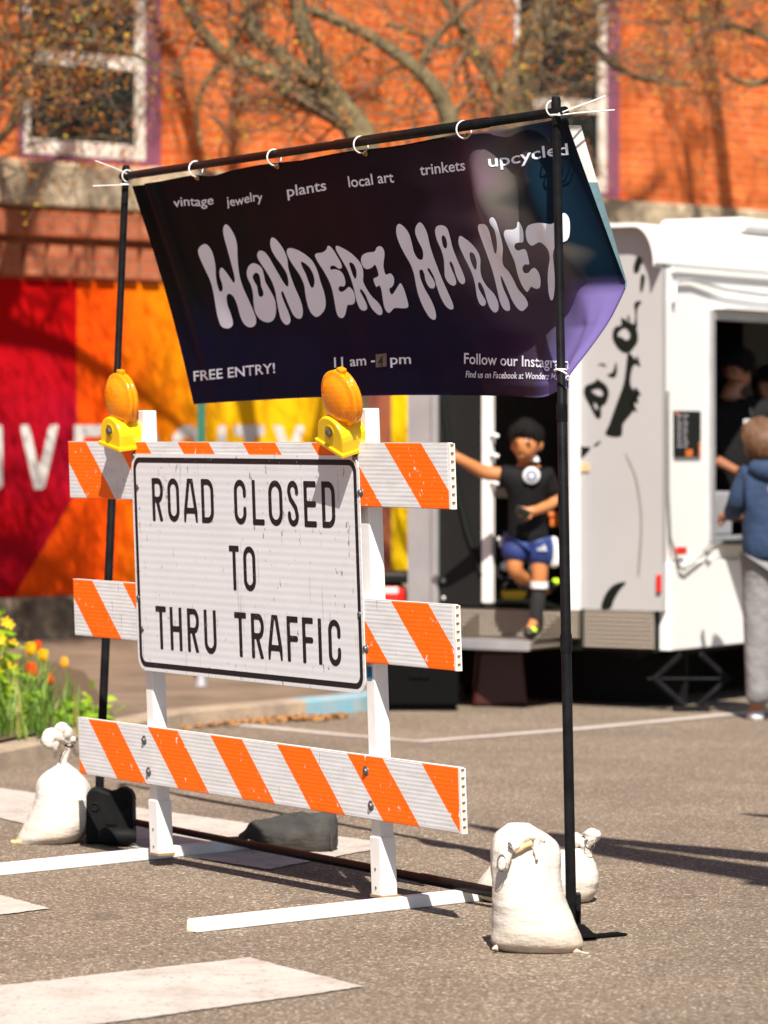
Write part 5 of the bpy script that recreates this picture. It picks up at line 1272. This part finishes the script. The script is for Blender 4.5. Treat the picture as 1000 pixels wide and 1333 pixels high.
def fingers(J, E, wrist, hand_dir, side, s=1.0, curl=.4, base='h'):
    """palm and five bent fingers of different length beyond joint `wrist`"""
    wp = Vector(J[wrist][0]); d = Vector(hand_dir).normalized(); sd = Vector(side); sd = (sd - d*sd.dot(d)).normalized(); pn = d.cross(sd)
    J[base+'p'] = (wp + d*.045*s, (.024*s, .016*s)); E.append([wrist, base+'p'])
    for i, (off, L) in enumerate(((-.026, .052), (-.009, .064), (.009, .060), (.025, .046))):
        a = wp + d*.075*s + sd*off*s; J[f'{base}{i}a'] = (a, .0085*s); J[f'{base}{i}b'] = (a + (d*(1-curl*.3)+pn*curl*.5)*L*.5*s, .0078*s); J[f'{base}{i}c'] = (a + (d*(1-curl*.7)+pn*curl)*L*s, .0062*s)
        E.append([base+'p', f'{base}{i}a', f'{base}{i}b', f'{base}{i}c'])
    a = wp + d*.03*s - sd*.03*s; J[base+'ta'] = (a, .010*s); J[base+'tb'] = (a + (d*.7-sd*.7)*.030*s, .009*s); J[base+'tc'] = (a + (d*.95-sd*.4)*.052*s, .007*s)
    E.append([base+'p', base+'ta', base+'tb', base+'tc'])
def head_bits(parent, c, fwd, up, r, hairmat, long_hair=False, eyes=True, hw=.92):
    """hair cap, eyes, brows, mouth around head centre c"""
    f = Vector(fwd).normalized(); u = Vector(up).normalized(); u = (u-f*u.dot(f)).normalized(); s_ = u.cross(f).normalized(); c = Vector(c)
    bm = bmesh.new(); bmesh.ops.create_icosphere(bm, subdivisions=4, radius=1.0)
    kill = []
    for v in bm.verts:
        p = v.co.copy()
        d = s_*p.x*r*hw + f*p.y*r*1.02 + u*p.z*r*1.14
        p2 = c + d*(.93 + .06*max(0, p.z) + .04*max(0, -p.y))
        if p.z < -.42 + 1.08*max(0, (p.y+.1)/1.1)**1.2 + .16*noise.noise(p*6): kill.append(v)
        v.co = p2
    bmesh.ops.delete(bm, geom=kill, context='VERTS'); bm.verts.index_update()
    mb = MB(); mb.add([v.co.copy() for v in bm.verts], [[v.index for v in q.verts] for q in bm.faces], 0, True); bm.free()
    if long_hair:
        for k in range(9):
            a = R(200 + k*17); q = c + s_*math.cos(a)*r*.85 + f*math.sin(a)*r*.9
            mb.tube([q + u*r*.3, q - u*r*.5, q - u*r*1.1 - f*r*.1, q - u*r*1.7], [r*.28, r*.30, r*.26, r*.12], 8)
    rs_ = random.Random(int(abs(c.x)*1000))
    for k in range(260):           # short locks lying over the scalp to an uneven hairline
        a = rs_.uniform(-math.pi, math.pi); fr = math.cos(a)           # 1 at the front, -1 at the back
        el0 = R(rs_.uniform(50, 90)); lim = -28 + 70*max(0, (fr+.1)/1.1)**1.2
        el1 = R(max(-30, lim + rs_.gauss(0, 7))); el1 = min(el1, el0-.15); aj = a + rs_.gauss(0, .12)
        pt = lambda az, e, k_: c + (f*math.cos(az)*math.cos(e)*r*1.0 + s_*math.sin(az)*math.cos(e)*r*hw + u*math.sin(e)*r*1.17)*k_
        kk = rs_.uniform(.98, 1.07); em = (el0+el1)/2
        mb.tube([pt(a, el0, kk), pt((a+aj)/2, em, kk+.03), pt(aj, el1, kk-.03)], [r*.05, r*.085, r*.02], 5)
    mb.build('hair', hairmat, parent)
    if eyes:
        for sx in (-1, 1):
            mb = MB(); q = c + f*r*.90 + s_*sx*r*.36 - u*r*.02; mb.ring(q, f, r*.035, r*.035, 10, 6); mb.build('eye', M['hair_black'], parent)
            mb = MB(); mb.tube([q + u*r*.17 - s_*r*.16, q + u*r*.22 + f*r*.03, q + u*r*.17 + s_*r*.16], [r*.03, r*.045, r*.03], 6); mb.build('brow', M['hair_black'], parent)
        mb = MB(); q = c + f*r*.93 - u*r*.62; mb.tube([q - s_*r*.24 - f*r*.06, q + f*r*.02, q + s_*r*.24 - f*r*.06], [r*.03, r*.06, r*.03], 6); mb.build('mouth', M['skin2'], parent)
def head_joints(J, E, c, fwd, up, r, neck='neck'):
    f = Vector(fwd).normalized(); u = Vector(up).normalized(); u = (u-f*u.dot(f)).normalized(); s_ = u.cross(f).normalized(); c = Vector(c)
    J['jaw'] = (c - u*r*.55 + f*r*.15, (r*.56, r*.66)); J['face'] = (c + f*r*.06, (r*.78, r*.86)); J['crown'] = (c + u*r*.60 - f*r*.05, (r*.68, r*.74))
    E.append([neck, 'jaw', 'face', 'crown'])
    J['nose1'] = (c + f*r*.86 - u*r*.22, r*.13); E.append(['face', 'nose1'])
    for n_, sx in (('earl', -1), ('earr', 1)): J[n_] = (c + s_*sx*r*.98 - u*r*.14 - f*r*.1, (r*.12, r*.24)); E.append(['face', n_])

# the boy stepping out of the trailer
YB = 20.50
def pb(px, py, dy=0.0): return at(px, py, YB+dy)
boy = thing('person', 'boy in a black football jersey and blue shorts stepping out of the trailer doorway', 'person', tuple(pb(692, 829)))
J, E = {}, []
J['pelvis'] = (pb(688, 702, .02), (.085, .065)); J['belly'] = (pb(687, 672, .02), (.082, .06)); J['chest'] = (pb(686, 635, .0), (.09, .065)); J['neckb'] = (pb(686, 612, -.01), .05); J['neck'] = (pb(685, 604, -.02), .036)
E.append(['pelvis', 'belly', 'chest', 'neckb', 'neck'])
head_joints(J, E, pb(685, 577, -.06), (-.28, -.9, -.34), (-.05, -.35, 1), .098)
J['shl'] = (pb(663, 618, 0), .042); J['ell'] = (pb(632, 616, -.02), .044); J['wrl'] = (pb(603, 600, -.08), .031); E.append(['neckb', 'shl', 'ell', 'wrl'])
J['shr'] = (pb(712, 619, 0), .042); J['elr'] = (pb(722, 655, .02), .038); J['wrr'] = (pb(697, 665, -.13), .026); E.append(['neckb', 'shr', 'elr', 'wrr'])
fingers(J, E, 'wrl', (-.85, -.25, .5), (0, -.5, 1), 1.05, .25, 'l'); fingers(J, E, 'wrr', (-.95, -.3, -.05), (0, .2, 1), .85, .7, 'r')
J['hpr'] = (pb(701, 706, .0), .066); J['knr'] = (pb(703, 752, -.03), .046); J['anr'] = (pb(697, 806, .02), .030); J['tor'] = (pb(689, 823, -.08), .026); E.append(['pelvis', 'hpr', 'knr', 'anr', 'tor'])
J['hpl'] = (pb(673, 706, .02), .066); J['knl'] = (pb(669, 745, -.03), .047); J['anl'] = (pb(708, 768, .16), .030); J['tol'] = (pb(716, 768, .22), .026); E.append(['pelvis', 'hpl', 'knl', 'anl', 'tol'])
skin('body', J, E, M['skin'], boy); head_bits(boy, pb(685, 573, -.05), (-.28, -.9, -.34), (-.05, -.35, 1), .100, M['hair_black'])
J = {'w0': (pb(688, 714, .02), (.130, .112)), 'w': (pb(688, 694, .02), (.120, .100)), 'b': (pb(687, 668, .02), (.112, .092)), 'c': (pb(687, 638, 0), (.122, .098)), 'c2': (pb(686, 622, 0), (.112, .092)), 'n': (pb(686, 609, -.005), (.070, .064)),
     'sl': (pb(664, 619, 0), .062), 'el': (pb(647, 613, -.015), .056), 'sr': (pb(711, 620, 0), .064), 'er': (pb(720, 647, .015), .056)}
jr = skin('jersey', J, [['w0', 'w', 'b', 'c', 'c2', 'n'], ['c2', 'sl', 'el'], ['c2', 'sr', 'er']], M['jersey'], boy)
mb = MB(); T = Matrix.Translation(pb(692, 619, -.105)) @ Matrix.Rotation(R(90), 4, 'X'); mb.lathe([(0, .004), (.045, .004), (.047, 0)], 24, T=T); cr1 = mb.build('crest', M['white_cloth'], jr)
mb = MB(T); mb.lathe([(.018, .0055), (.030, .0055)], 20, T=Matrix.Translation((0, 0, 0))); mb.build('crest_ring', M['shorts'], jr)
mb = MB(); mb.prism([(-.025, 0), (.022, -.006), (.012, .03), (-.012, .034)], 0, .004, T=Matrix.Translation(pb(697, 600, -.075)) @ Matrix.Rotation(R(60), 4, 'X')); mb.build('shoulder_patch', M['white_cloth'], jr)
J = {'w': (pb(688, 686, .02), (.110, .090)), 'hr': (pb(703, 708, 0), .094), 'kr': (pb(707, 741, -.015), (.090, .088)), 'hl': (pb(673, 706, .02), .094), 'kl': (pb(667, 736, -.02), (.090, .086))}
sh = skin('shorts', J, [['w', 'hr', 'kr'], ['w', 'hl', 'kl']], M['shorts'], boy)
mb = MB()
for i in range(3):
    x0 = -.020+.016*i; mb.prism([(x0, 0), (x0+.011, 0), (x0+.011-.010, .012+.009*i), (x0-.010, .016+.009*i)], 0, .003, T=Matrix.Translation(pb(706+i*.2, 717, -.103)) @ Matrix.Rotation(R(90), 4, 'X'))
mb.build('striped_mark', M['white_cloth'], sh)
skin('side_panel', {'a': (pb(717, 698, -.0), (.020, .055)), 'b': (pb(719, 718, -.01), (.020, .065)), 'c': (pb(719, 740, -.01), (.018, .062))}, [['a', 'b', 'c']], M['white_cloth'], sh)
sk = skin('sock', {'a': (pb(702, 762, -.025), .043), 'b': (pb(700, 785, -.01), .044), 'c': (pb(697, 819, .02), .036)}, [['a', 'b', 'c']], M['sock'], boy)
mb = MB(); mb.tube([pb(702.3, 757, -.027), pb(702, 765, -.025)], [.049, .050], 16); mb.build('sock_band', M['white_cloth'], sk)
skin('sock', {'a': (pb(682, 757, .03), .043), 'b': (pb(696, 764, .10), .042), 'c': (pb(708, 768, .16), .034)}, [['a', 'b', 'c']], M['sock'], boy)
for nm, A, B_, C_ in (('trainer', pb(699, 816, .03), pb(693, 822, -.05), pb(685, 825, -.12)), ('trainer', pb(710, 766, .17), pb(717, 764, .20), pb(721, 756, .20))):
    s_ = skin(nm, {'a': (A, (.040, .040)), 'b': (B_, (.042, .034)), 'c': (C_, (.034, .022))}, [['a', 'b', 'c']], M['shoe'], boy)
    skin('trainer_flash', {'a': (B_+Vector((.018, -.012, .012)), (.030, .026)), 'b': (C_+Vector((.022, .02, .010)), (.030, .020))}, [['a', 'b']], M['neon'], s_)
ph = thing('phone', 'small dark phone held in the hand of the boy', 'phone', tuple(pb(682, 667, -.19)))
mb = MB(); mb.box((-.045, -.006, -.022), (.035, .006, .022), bev=.004, T=Matrix.Translation(pb(682, 667, -.19)) @ Matrix.Rotation(R(25), 4, 'Y')); mb.build('case', M['shoe'], ph)
mb = MB(); mb.box((-.040, -.0072, -.018), (.030, -.0062, .018), T=Matrix.Translation(pb(682, 667, -.19)) @ Matrix.Rotation(R(25), 4, 'Y')); mb.build('screen', M['pane'], ph)

# the customer at the hatch, seen from behind
YW = 19.75
def pw(px, py, dy=0.0): return at(px, py, YW+dy)
wom = thing('person', 'customer in a blue hoodie and grey trousers standing at the serving hatch', 'person', tuple(pw(1004, 938)))
fw = (-.75, .62, 0)
J, E = {}, []
J['pelvis'] = (pw(1003, 715), (.12, .09)); J['belly'] = (pw(1002, 680), (.115, .085)); J['chest'] = (pw(1000, 635), (.135, .095)); J['neckb'] = (pw(998, 607), .06); J['neck'] = (pw(996, 598), .045)
E.append(['pelvis', 'belly', 'chest', 'neckb', 'neck']); head_joints(J, E, pw(993, 576), (-.75, .62, -.25), (-.1, .1, 1), .105)
J['shl'] = (pw(972, 617, .03), .045); J['ell'] = (pw(962, 655, .02), .036); J['wrl'] = (pw(948, 672, .26), .024); E.append(['neckb', 'shl', 'ell', 'wrl'])
J['shr'] = (pw(1030, 617, .05), .045); J['elr'] = (pw(1032, 660, .12), .036); J['wrr'] = (pw(1005, 672, .35), .024); E.append(['neckb', 'shr', 'elr', 'wrr'])
fingers(J, E, 'wrl', (-.5, .85, -.1), (.3, .2, 1), .95, .4, 'l'); fingers(J, E, 'wrr', (-.6, .8, .1), (.3, .2, 1), .95, .4, 'r')
for k, dx, dy in (('l', -15, .0), ('r', 15, .04)):
    J['hp'+k] = (pw(1003+dx, 725, dy), .085); J['kn'+k] = (pw(1003+dx, 820, dy), .060); J['an'+k] = (pw(1004+dx, 915, dy), .040); J['to'+k] = (pw(994+dx, 929, dy+.10), .034); E.append(['pelvis', 'hp'+k, 'kn'+k, 'an'+k, 'to'+k])
skin('body', J, E, M['skin2'], wom); head_bits(wom, pw(993, 575), (-.75, .62, -.25), (-.1, .1, 1), .108, M['hair_brown'], long_hair=False)
rh = random.Random(12); hc = pw(994, 573); mb = MB()
for k_ in range(150):                      # loose strands falling from the crown to the nape
    a = rh.uniform(R(150), R(390)); e = rh.uniform(.2, 1.0); o_ = Vector((math.cos(a)*.085, math.sin(a)*.10 - .015, 0))
    p0 = hc + Vector((rh.gauss(0, .014), rh.gauss(-.02, .014), .088)); p1 = hc + o_*1.12 + Vector((0, 0, .035)); p2 = hc + o_*1.15 + Vector((0, 0, -.045)); p3 = hc + o_*rh.uniform(.80, .95) + Vector((rh.gauss(0, .006), rh.gauss(0, .006), -.075-.03*e))
    mb.tube([p0, p1, p2, p3], [.006, .010, .009, .003], 5)
mb.build('hair_strands', M['hair_brown'], wom)
J = {'w0': (pw(1003, 738), (.165, .14)), 'w': (pw(1003, 706), (.165, .135)), 'b': (pw(1002, 675), (.16, .13)), 'c': (pw(1000, 634), (.175, .135)), 'n': (pw(998, 606), (.105, .095)),
     'sl': (pw(972, 618, .03), .075), 'el': (pw(961, 656, .02), .064), 'wl': (pw(950, 672, .22), .046), 'sr': (pw(1030, 618, .05), .075), 'er': (pw(1033, 660, .12), .064), 'wr': (pw(1010, 672, .31), .046)}
hd = skin('hoodie', J, [['w0', 'w', 'b', 'c', 'n'], ['c', 'sl', 'el', 'wl'], ['c', 'sr', 'er', 'wr']], M['hoodie'], wom)
skin('hood', {'a': (pw(975, 606, -.05), .040), 'b': (pw(988, 612, -.10), .058), 'c': (pw(1008, 613, -.11), .062), 'd': (pw(1026, 606, -.05), .044)}, [['a', 'b', 'c', 'd']], M['hoodie'], hd)
J = {'w': (pw(1003, 708), (.142, .110))}
for k, dx, dy in (('l', -15, 0), ('r', 15, .04)):
    J['h'+k] = (pw(1003+dx, 730, dy), (.108, .105)); J['k'+k] = (pw(1003+dx, 820, dy), .088); J['s'+k] = (pw(1003+dx, 880, dy), .078); J['a'+k] = (pw(1004+dx, 919, dy), .078)
skin('trousers', J, [['w', 'hl', 'kl', 'sl', 'al'], ['w', 'hr', 'kr', 'sr', 'ar']], M['trousers'], wom)
for dx, dy in ((-15, 0), (15, .04)): skin('shoe', {'a': (pw(1005+dx, 931, dy), (.045, .038)), 'b': (pw(998+dx, 933, dy+.06), (.044, .034)), 'c': (pw(992+dx, 935, dy+.12), (.038, .026))}, [['a', 'b', 'c']], M['white_cloth'], wom)

# two workers in the dark of the hatch
def worker(label, cx, cy, Y, fwd, shirt, tilt, apron=True):
    q = lambda px, py, dy=0.0: at(px, py, Y+dy)
    g = at(cx, cy, Y); k = F/Y
    wk = thing('person', label, 'person', (g.x, Y, ZB))
    o = lambda dx, dz, dy=0.0: Vector((g.x+dx, Y+dy, g.z+dz))
    J, E = {}, []
    J['pelvis'] = (o(0, -.78), (.13, .09)); J['belly'] = (o(0, -.6), (.125, .09)); J['chest'] = (o(0, -.40), (.15, .10)); J['neckb'] = (o(0, -.22), .065); J['neck'] = (o(tilt*.4, -.14), .05)
    E.append(['pelvis', 'belly', 'chest', 'neckb', 'neck']); head_joints(J, E, g, fwd, (tilt, 0, 1), .110)
    J['sl'] = (o(-.18, -.26), .052); J['el'] = (o(-.20, -.50, -.05), .042); J['wl'] = (o(-.02, -.60, -.28), .027); E.append(['neckb', 'sl', 'el', 'wl'])
    J['sr'] = (o(.18, -.26), .052); J['er'] = (o(.22, -.50, -.05), .042); J['wr'] = (o(.10, -.62, -.26), .027); E.append(['neckb', 'sr', 'er', 'wr'])
    fingers(J, E, 'wl', (.6, -.6, -.3), (0, .3, 1), 1, .5, 'l'); fingers(J, E, 'wr', (-.4, -.7, -.3), (0, .3, 1), 1, .5, 'r')
    for kk, dx in (('l', -.1), ('r', .1)):
        J['h'+kk] = (o(dx, -.86), .09); J['k'+kk] = (Vector((g.x+dx, Y, ZB+.20+.25)), .065); J['a'+kk] = (Vector((g.x+dx, Y, ZB+.05)), .05); J['t'+kk] = (Vector((g.x+dx, Y-.12, ZB+.04)), .035); E.append(['pelvis', 'h'+kk, 'k'+kk, 'a'+kk, 't'+kk])
    skin('body', J, E, M['skin2'], wk, 2); head_bits(wk, g, fwd, (tilt, 0, 1), .116, M['hair_black'], long_hair=False)
    J2 = {'w': (o(0, -.82), (.165, .125)), 'c': (o(0, -.40), (.185, .14)), 'n': (o(0, -.18), (.10, .09)), 'sl': (o(-.18, -.24), .085), 'el': (o(-.20, -.50, -.05), .066), 'sr': (o(.18, -.24), .085), 'er': (o(.22, -.50, -.05), .066)}
    skin('shirt', J2, [['w', 'c', 'n'], ['c', 'sl', 'el'], ['c', 'sr', 'er']], shirt, wk)
    if apron: mb = MB(); mb.tube([o(.06, -.22, -.11), o(.09, -.35, -.15), o(.10, -.6, -.15)], [.012, .02, .02], 8); mb.build('apron_strap', M['graphic'], wk)
worker('dark haired worker looking down just inside the serving hatch', 960, 480, 21.75, (-.55, -.75, -.35), M['jersey'], -.15)
worker('second worker in a brown top at the back of the serving hatch', 1003, 505, 22.2, (-.5, -.8, -.2), M['apron'], -.05)

# ------------------------------------------------------------------ sign post, generator
spx = gp(262, 893, .082)
po = thing('sign_post', 'thin green steel sign post with a pale foot on the pavement', 'post', tuple(spx))
M['green_steel'] = simple('green_steel', (.015, .13, .075), .5)
mb = MB(); mb.box((-.018, -.004, .12), (.018, .004, 2.3), T=Matrix.Translation(spx)); mb.box((-.022, .004, .12), (-.014, .018, 2.3), T=Matrix.Translation(spx)); mb.box((.014, .004, .12), (.022, .018, 2.3), T=Matrix.Translation(spx)); mb.build('channel', M['green_steel'], po)
mb = MB(Matrix.Translation(spx)); mb.lathe([(.040, 0), (.036, .03), (.030, .05), (.028, .24), (.0, .25)], 14); mb.build('foot_sleeve', M['silver'], po)
YG = 21.3
ga, gb_ = at(462, 905, YG), at(541, 745, YG)
gen = thing('generator', 'red portable generator with a black top standing by the trailer end', 'generator', ((ga.x+gb_.x)/2, YG, .0))
mb = MB(); mb.box((ga.x, YG, .34), (gb_.x-.05, YG+.38, gb_.z-.07), bev=.05); mb.build('cowling', M['red'], gen)
mb = MB(); mb.box((ga.x-.01, YG-.01, gb_.z-.065), (gb_.x+.0, YG+.40, gb_.z-.002), bev=.015); mb.build('top_cover', M['graphic'], gen)
mb = MB(); mb.box((gb_.x-.045, YG-.005, .30), (gb_.x, YG+.39, gb_.z-.068), bev=.012); mb.build('end_plate', M['darkred'], gen)
mb = MB(); mb.tube([(ga.x+.02, YG-.01, .005), (ga.x+.02, YG-.01, .33), (gb_.x-.02, YG-.01, .33), (gb_.x-.02, YG-.01, .005)], .015, 8); mb.tube([(ga.x+.02, YG+.36, .005), (ga.x+.02, YG+.36, .33), (gb_.x-.02, YG+.36, .33), (gb_.x-.02, YG+.36, .005)], .015, 8); mb.build('cradle', M['black_metal'], gen)
mb = MB(); mb.lathe([(0, .02), (.05, .018), (.055, 0)], 16, T=Matrix.Translation((ga.x+.10, YG, .46)) @ Matrix.Rotation(R(90), 4, 'X')); mb.build('recoil_cover', M['silver'], gen)
case = thing('shade_box', 'added black box standing in for the shade at the trailer end behind the right post', 'case', tuple(gp(545, 926)))  # added box, kept near black to pass for the trailer's shadow
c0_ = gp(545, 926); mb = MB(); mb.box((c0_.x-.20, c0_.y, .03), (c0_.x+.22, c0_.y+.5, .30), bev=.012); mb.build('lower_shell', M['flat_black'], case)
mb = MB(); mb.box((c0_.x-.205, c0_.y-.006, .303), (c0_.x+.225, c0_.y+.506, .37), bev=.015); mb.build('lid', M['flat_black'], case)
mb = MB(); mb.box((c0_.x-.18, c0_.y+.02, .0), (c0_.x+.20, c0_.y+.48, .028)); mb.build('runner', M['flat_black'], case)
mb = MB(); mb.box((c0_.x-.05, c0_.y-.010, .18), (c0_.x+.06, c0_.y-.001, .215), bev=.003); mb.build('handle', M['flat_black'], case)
g0 = gp(655, 926); dr_ = thing('storage_bin', 'dark red storage bin in the shadow under the trailer', 'bin', tuple(g0+Vector((0,.45,0))))
mb = MB(); mb.prism([(-.16, 0), (.15, 0), (.12, .31), (-.13, .31)], 0, .3, T=Matrix.Translation(g0+Vector((0,.62,.002))) @ Matrix.Rotation(R(90), 4, 'X'), bev=.02); mb.build('tub', M['darkred'], dr_)
mb = MB(); mb.box((-.15, .30, .305), (.14, .65, .335), bev=.01, T=Matrix.Translation(g0)); mb.build('lid', M['darkred'], dr_)

# ------------------------------------------------------------------ flowers and leaves in the planting bed
M['blade'] = m_random('flower_blades', [(0, (.07, .16, .02)), (.5, (.12, .24, .035)), (.85, (.20, .30, .05)), (1, (.40, .30, .10))], .5, .3)
M['leaf'] = m_random('bright_leaves', [(0, (.13, .28, .01)), (.5, (.24, .42, .015)), (1, (.38, .50, .03))], .5, .35)
M['petal_y'] = m_random('yellow_petals', [(0, (.80, .50, .01)), (1, (.95, .72, .03))], .5, .2)
M['petal_r'] = m_random('red_petals', [(0, (.60, .03, .008)), (1, (.80, .10, .01))], .5, .2)
M['petal_o'] = m_random('orange_petals', [(0, (.85, .33, .02)), (1, (.92, .55, .05))], .5, .2)
rf = random.Random(77)
def blade(mb, p, L, a, bend, wd):
    d = Vector((math.cos(a), math.sin(a), 0)); s_ = Vector((-d.y, d.x, 0)); pts = []
    for i in range(6):
        t = i/5; c = p + d*bend*L*t*t + Vector((0, 0, L*(t-.25*bend*t*t))); w_ = wd*(1-t)**.6*(.6+.8*t if t < .5 else 1)
        pts += [c-s_*w_, c+s_*w_]
    mb.add(pts, [(2*i, 2*i+1, 2*i+3, 2*i+2) for i in range(5)], 0, True)
def tulip(label, px, py, Y, pet, size=.036, group='tulips and daffodils in the planting bed', daff=False):
    top = at(px, py, Y); base = Vector((top.x+rf.uniform(-.03, .03), Y, .10))
    r_ = thing('tulip' if not daff else 'daffodil', label, 'flower', tuple(base), 0, group)
    mb = MB(); mb.tube([base, base.lerp(top, .5)+Vector((.01, 0, 0)), top-Vector((0, 0, size*.8))], [.006, .0055, .005], 6); mb.build('stem', M['blade'], r_, recalc=False)
    mb = MB()
    for k in range(5): blade(mb, base+Vector((rf.gauss(0,.015), rf.gauss(0,.015), 0)), (top.z-.10)*rf.uniform(.5, .85), rf.uniform(0, 6.28), rf.uniform(.15, .5), .011)
    mb.build('leaves', M['blade'], r_, recalc=False)
    mb = MB(); n_ = 6
    for k in range(n_):
        a = 2*math.pi*k/n_ + rf.uniform(-.2, .2); d = Vector((math.cos(a), math.sin(a), 0)); s_ = Vector((-d.y, d.x, 0)); op = .9 if daff else .55
        c = top-Vector((0, 0, size*.9))
        rows = [(0, .15, .25), (.35*op+.2, .75, .8), (.55*op+.15, 1.4, .75), (.9*op, 2.0, .08)]
        v = []
        for o_, z_, w_ in rows: v += [c + d*o_*size + Vector((0,0,z_*size)) - s_*w_*size*.55, c + d*o_*size + Vector((0,0,z_*size)) + s_*w_*size*.55]
        mb.add(v, [(0,1,3,2), (2,3,5,4), (4,5,7,6)], 0, True)
    if daff: mb.lathe([(.2*size, 0), (.45*size, .9*size), (.6*size, 1.1*size)], 10, T=Matrix.Translation(top))
    mb.build('petals', M[pet], r_, recalc=False)
for lab, x, y, Y, pet, s_, df in (
    ('yellow daffodil, taller of the two beside the red tulip', 40, 848, 18.6, 'petal_y', .040, True), ('golden daffodil just right of the highest red tulip', 56, 856, 18.5, 'petal_y', .036, True),
    ('highest red tulip between two yellow daffodils', 49, 843, 18.8, 'petal_r', .034, False), ('open red tulip below the yellow daffodils', 41, 876, 18.2, 'petal_r', .050, False),
    ('small red tulip low among the grassy blades', 65, 886, 18.4, 'petal_r', .032, False), ('lone pale orange tulip nearest the pavement', 84, 864, 19.0, 'petal_o', .034, False)):
    tulip(lab, x, y, Y, pet, s_, daff=df)
tulip('yellow daffodil at the picture edge under the leafy shrub', 4, 866, 18.3, 'petal_y', .034, daff=True)
def leafy(label, px, py0, py1, Y, wd, nleaf, fl, seed, name='shrub', ls=1.0):
    rr_ = random.Random(seed); top = at(px, py1, Y); base = at(px, py0, Y); base.z = .10
    r_ = thing(name, label, 'plant', tuple(base), 0, 'leafy plants in the planting bed')
    st, lf, fw_ = MB(), MB(), MB()
    for k in range(9):
        a = rr_.uniform(0, 6.28); e_ = Vector((base.x+math.cos(a)*wd*rr_.uniform(.1, 1), base.y+math.sin(a)*wd*.6, rr_.uniform(.4, 1)*(top.z-base.z)+base.z))
        st.tube([base, base.lerp(e_, .5)+Vector((0,0,.05)), e_], [.007, .005, .003], 5)
        for i in range(nleaf):
            c = base.lerp(e_, rr_.uniform(.25, 1.05)) + Vector((rr_.gauss(0,.05), rr_.gauss(0,.05), rr_.gauss(0,.04))); s_ = rr_.uniform(.018, .042)*ls
            u = Vector((rr_.gauss(0,1), rr_.gauss(0,1), rr_.gauss(0,.5))).normalized(); v = u.orthogonal().normalized()
            lf.add([c-u*s_, c-v*s_*.5+u*s_*.1, c+u*s_, c+v*s_*.5+u*s_*.1], [(0,1,2,3)])
        for i in range(fl):
            c = e_ + Vector((rr_.gauss(0,.05), rr_.gauss(0,.05), rr_.gauss(-.02,.05)))
            for q in range(5):
                a = q*1.257; d = Vector((math.cos(a), -.25, math.sin(a))); fw_.add([c, c+d*.020+Vector((-d.z,0,d.x))*.010, c+d*.030, c+d*.020-Vector((-d.z,0,d.x))*.010], [(0,1,2,3)])
    st.build('stems', M['blade'], r_, recalc=False); tag(lf.build('foliage', M['leaf'], r_, recalc=False), kind='stuff')
    if fl: tag(fw_.build('blossoms', M['petal_y'], r_, recalc=False), kind='stuff')
leafy('leafy shrub with yellow blossom clusters at the left picture edge', -6, 925, 806, 18.2, .095, 16, 2, 1)
leafy('tall bright green shrub rising at the left picture edge', -16, 920, 764, 18.9, .12, 9, 0, 2, 'shrub', 1.5)
leafy('low green plant with broad leaves below the yellow blossoms', 12, 940, 885, 17.9, .16, 16, 0, 3, 'bedding_plant')
leafy('fresh green plant by the kerb behind the low board', 100, 950, 925, 18.4, .20, 18, 0, 4, 'bedding_plant')
gm = MB()
for k in range(900):
    x = rf.uniform(-120, 108); Yk = rf.uniform(17.3, 19.2); p = at(x, 600, Yk); p.z = .10
    if x > 60 and rf.random() < .6: continue
    blade(gm, p, rf.uniform(.10, .42)*(1 if x < 70 else .6), rf.uniform(0, 6.28), rf.uniform(.1, .7), rf.uniform(.004, .009))
tag(gm.build('grassy_blades', M['blade'], recalc=False), 'clump of upright green flower blades filling the planting bed', 'grass', None, 'stuff')
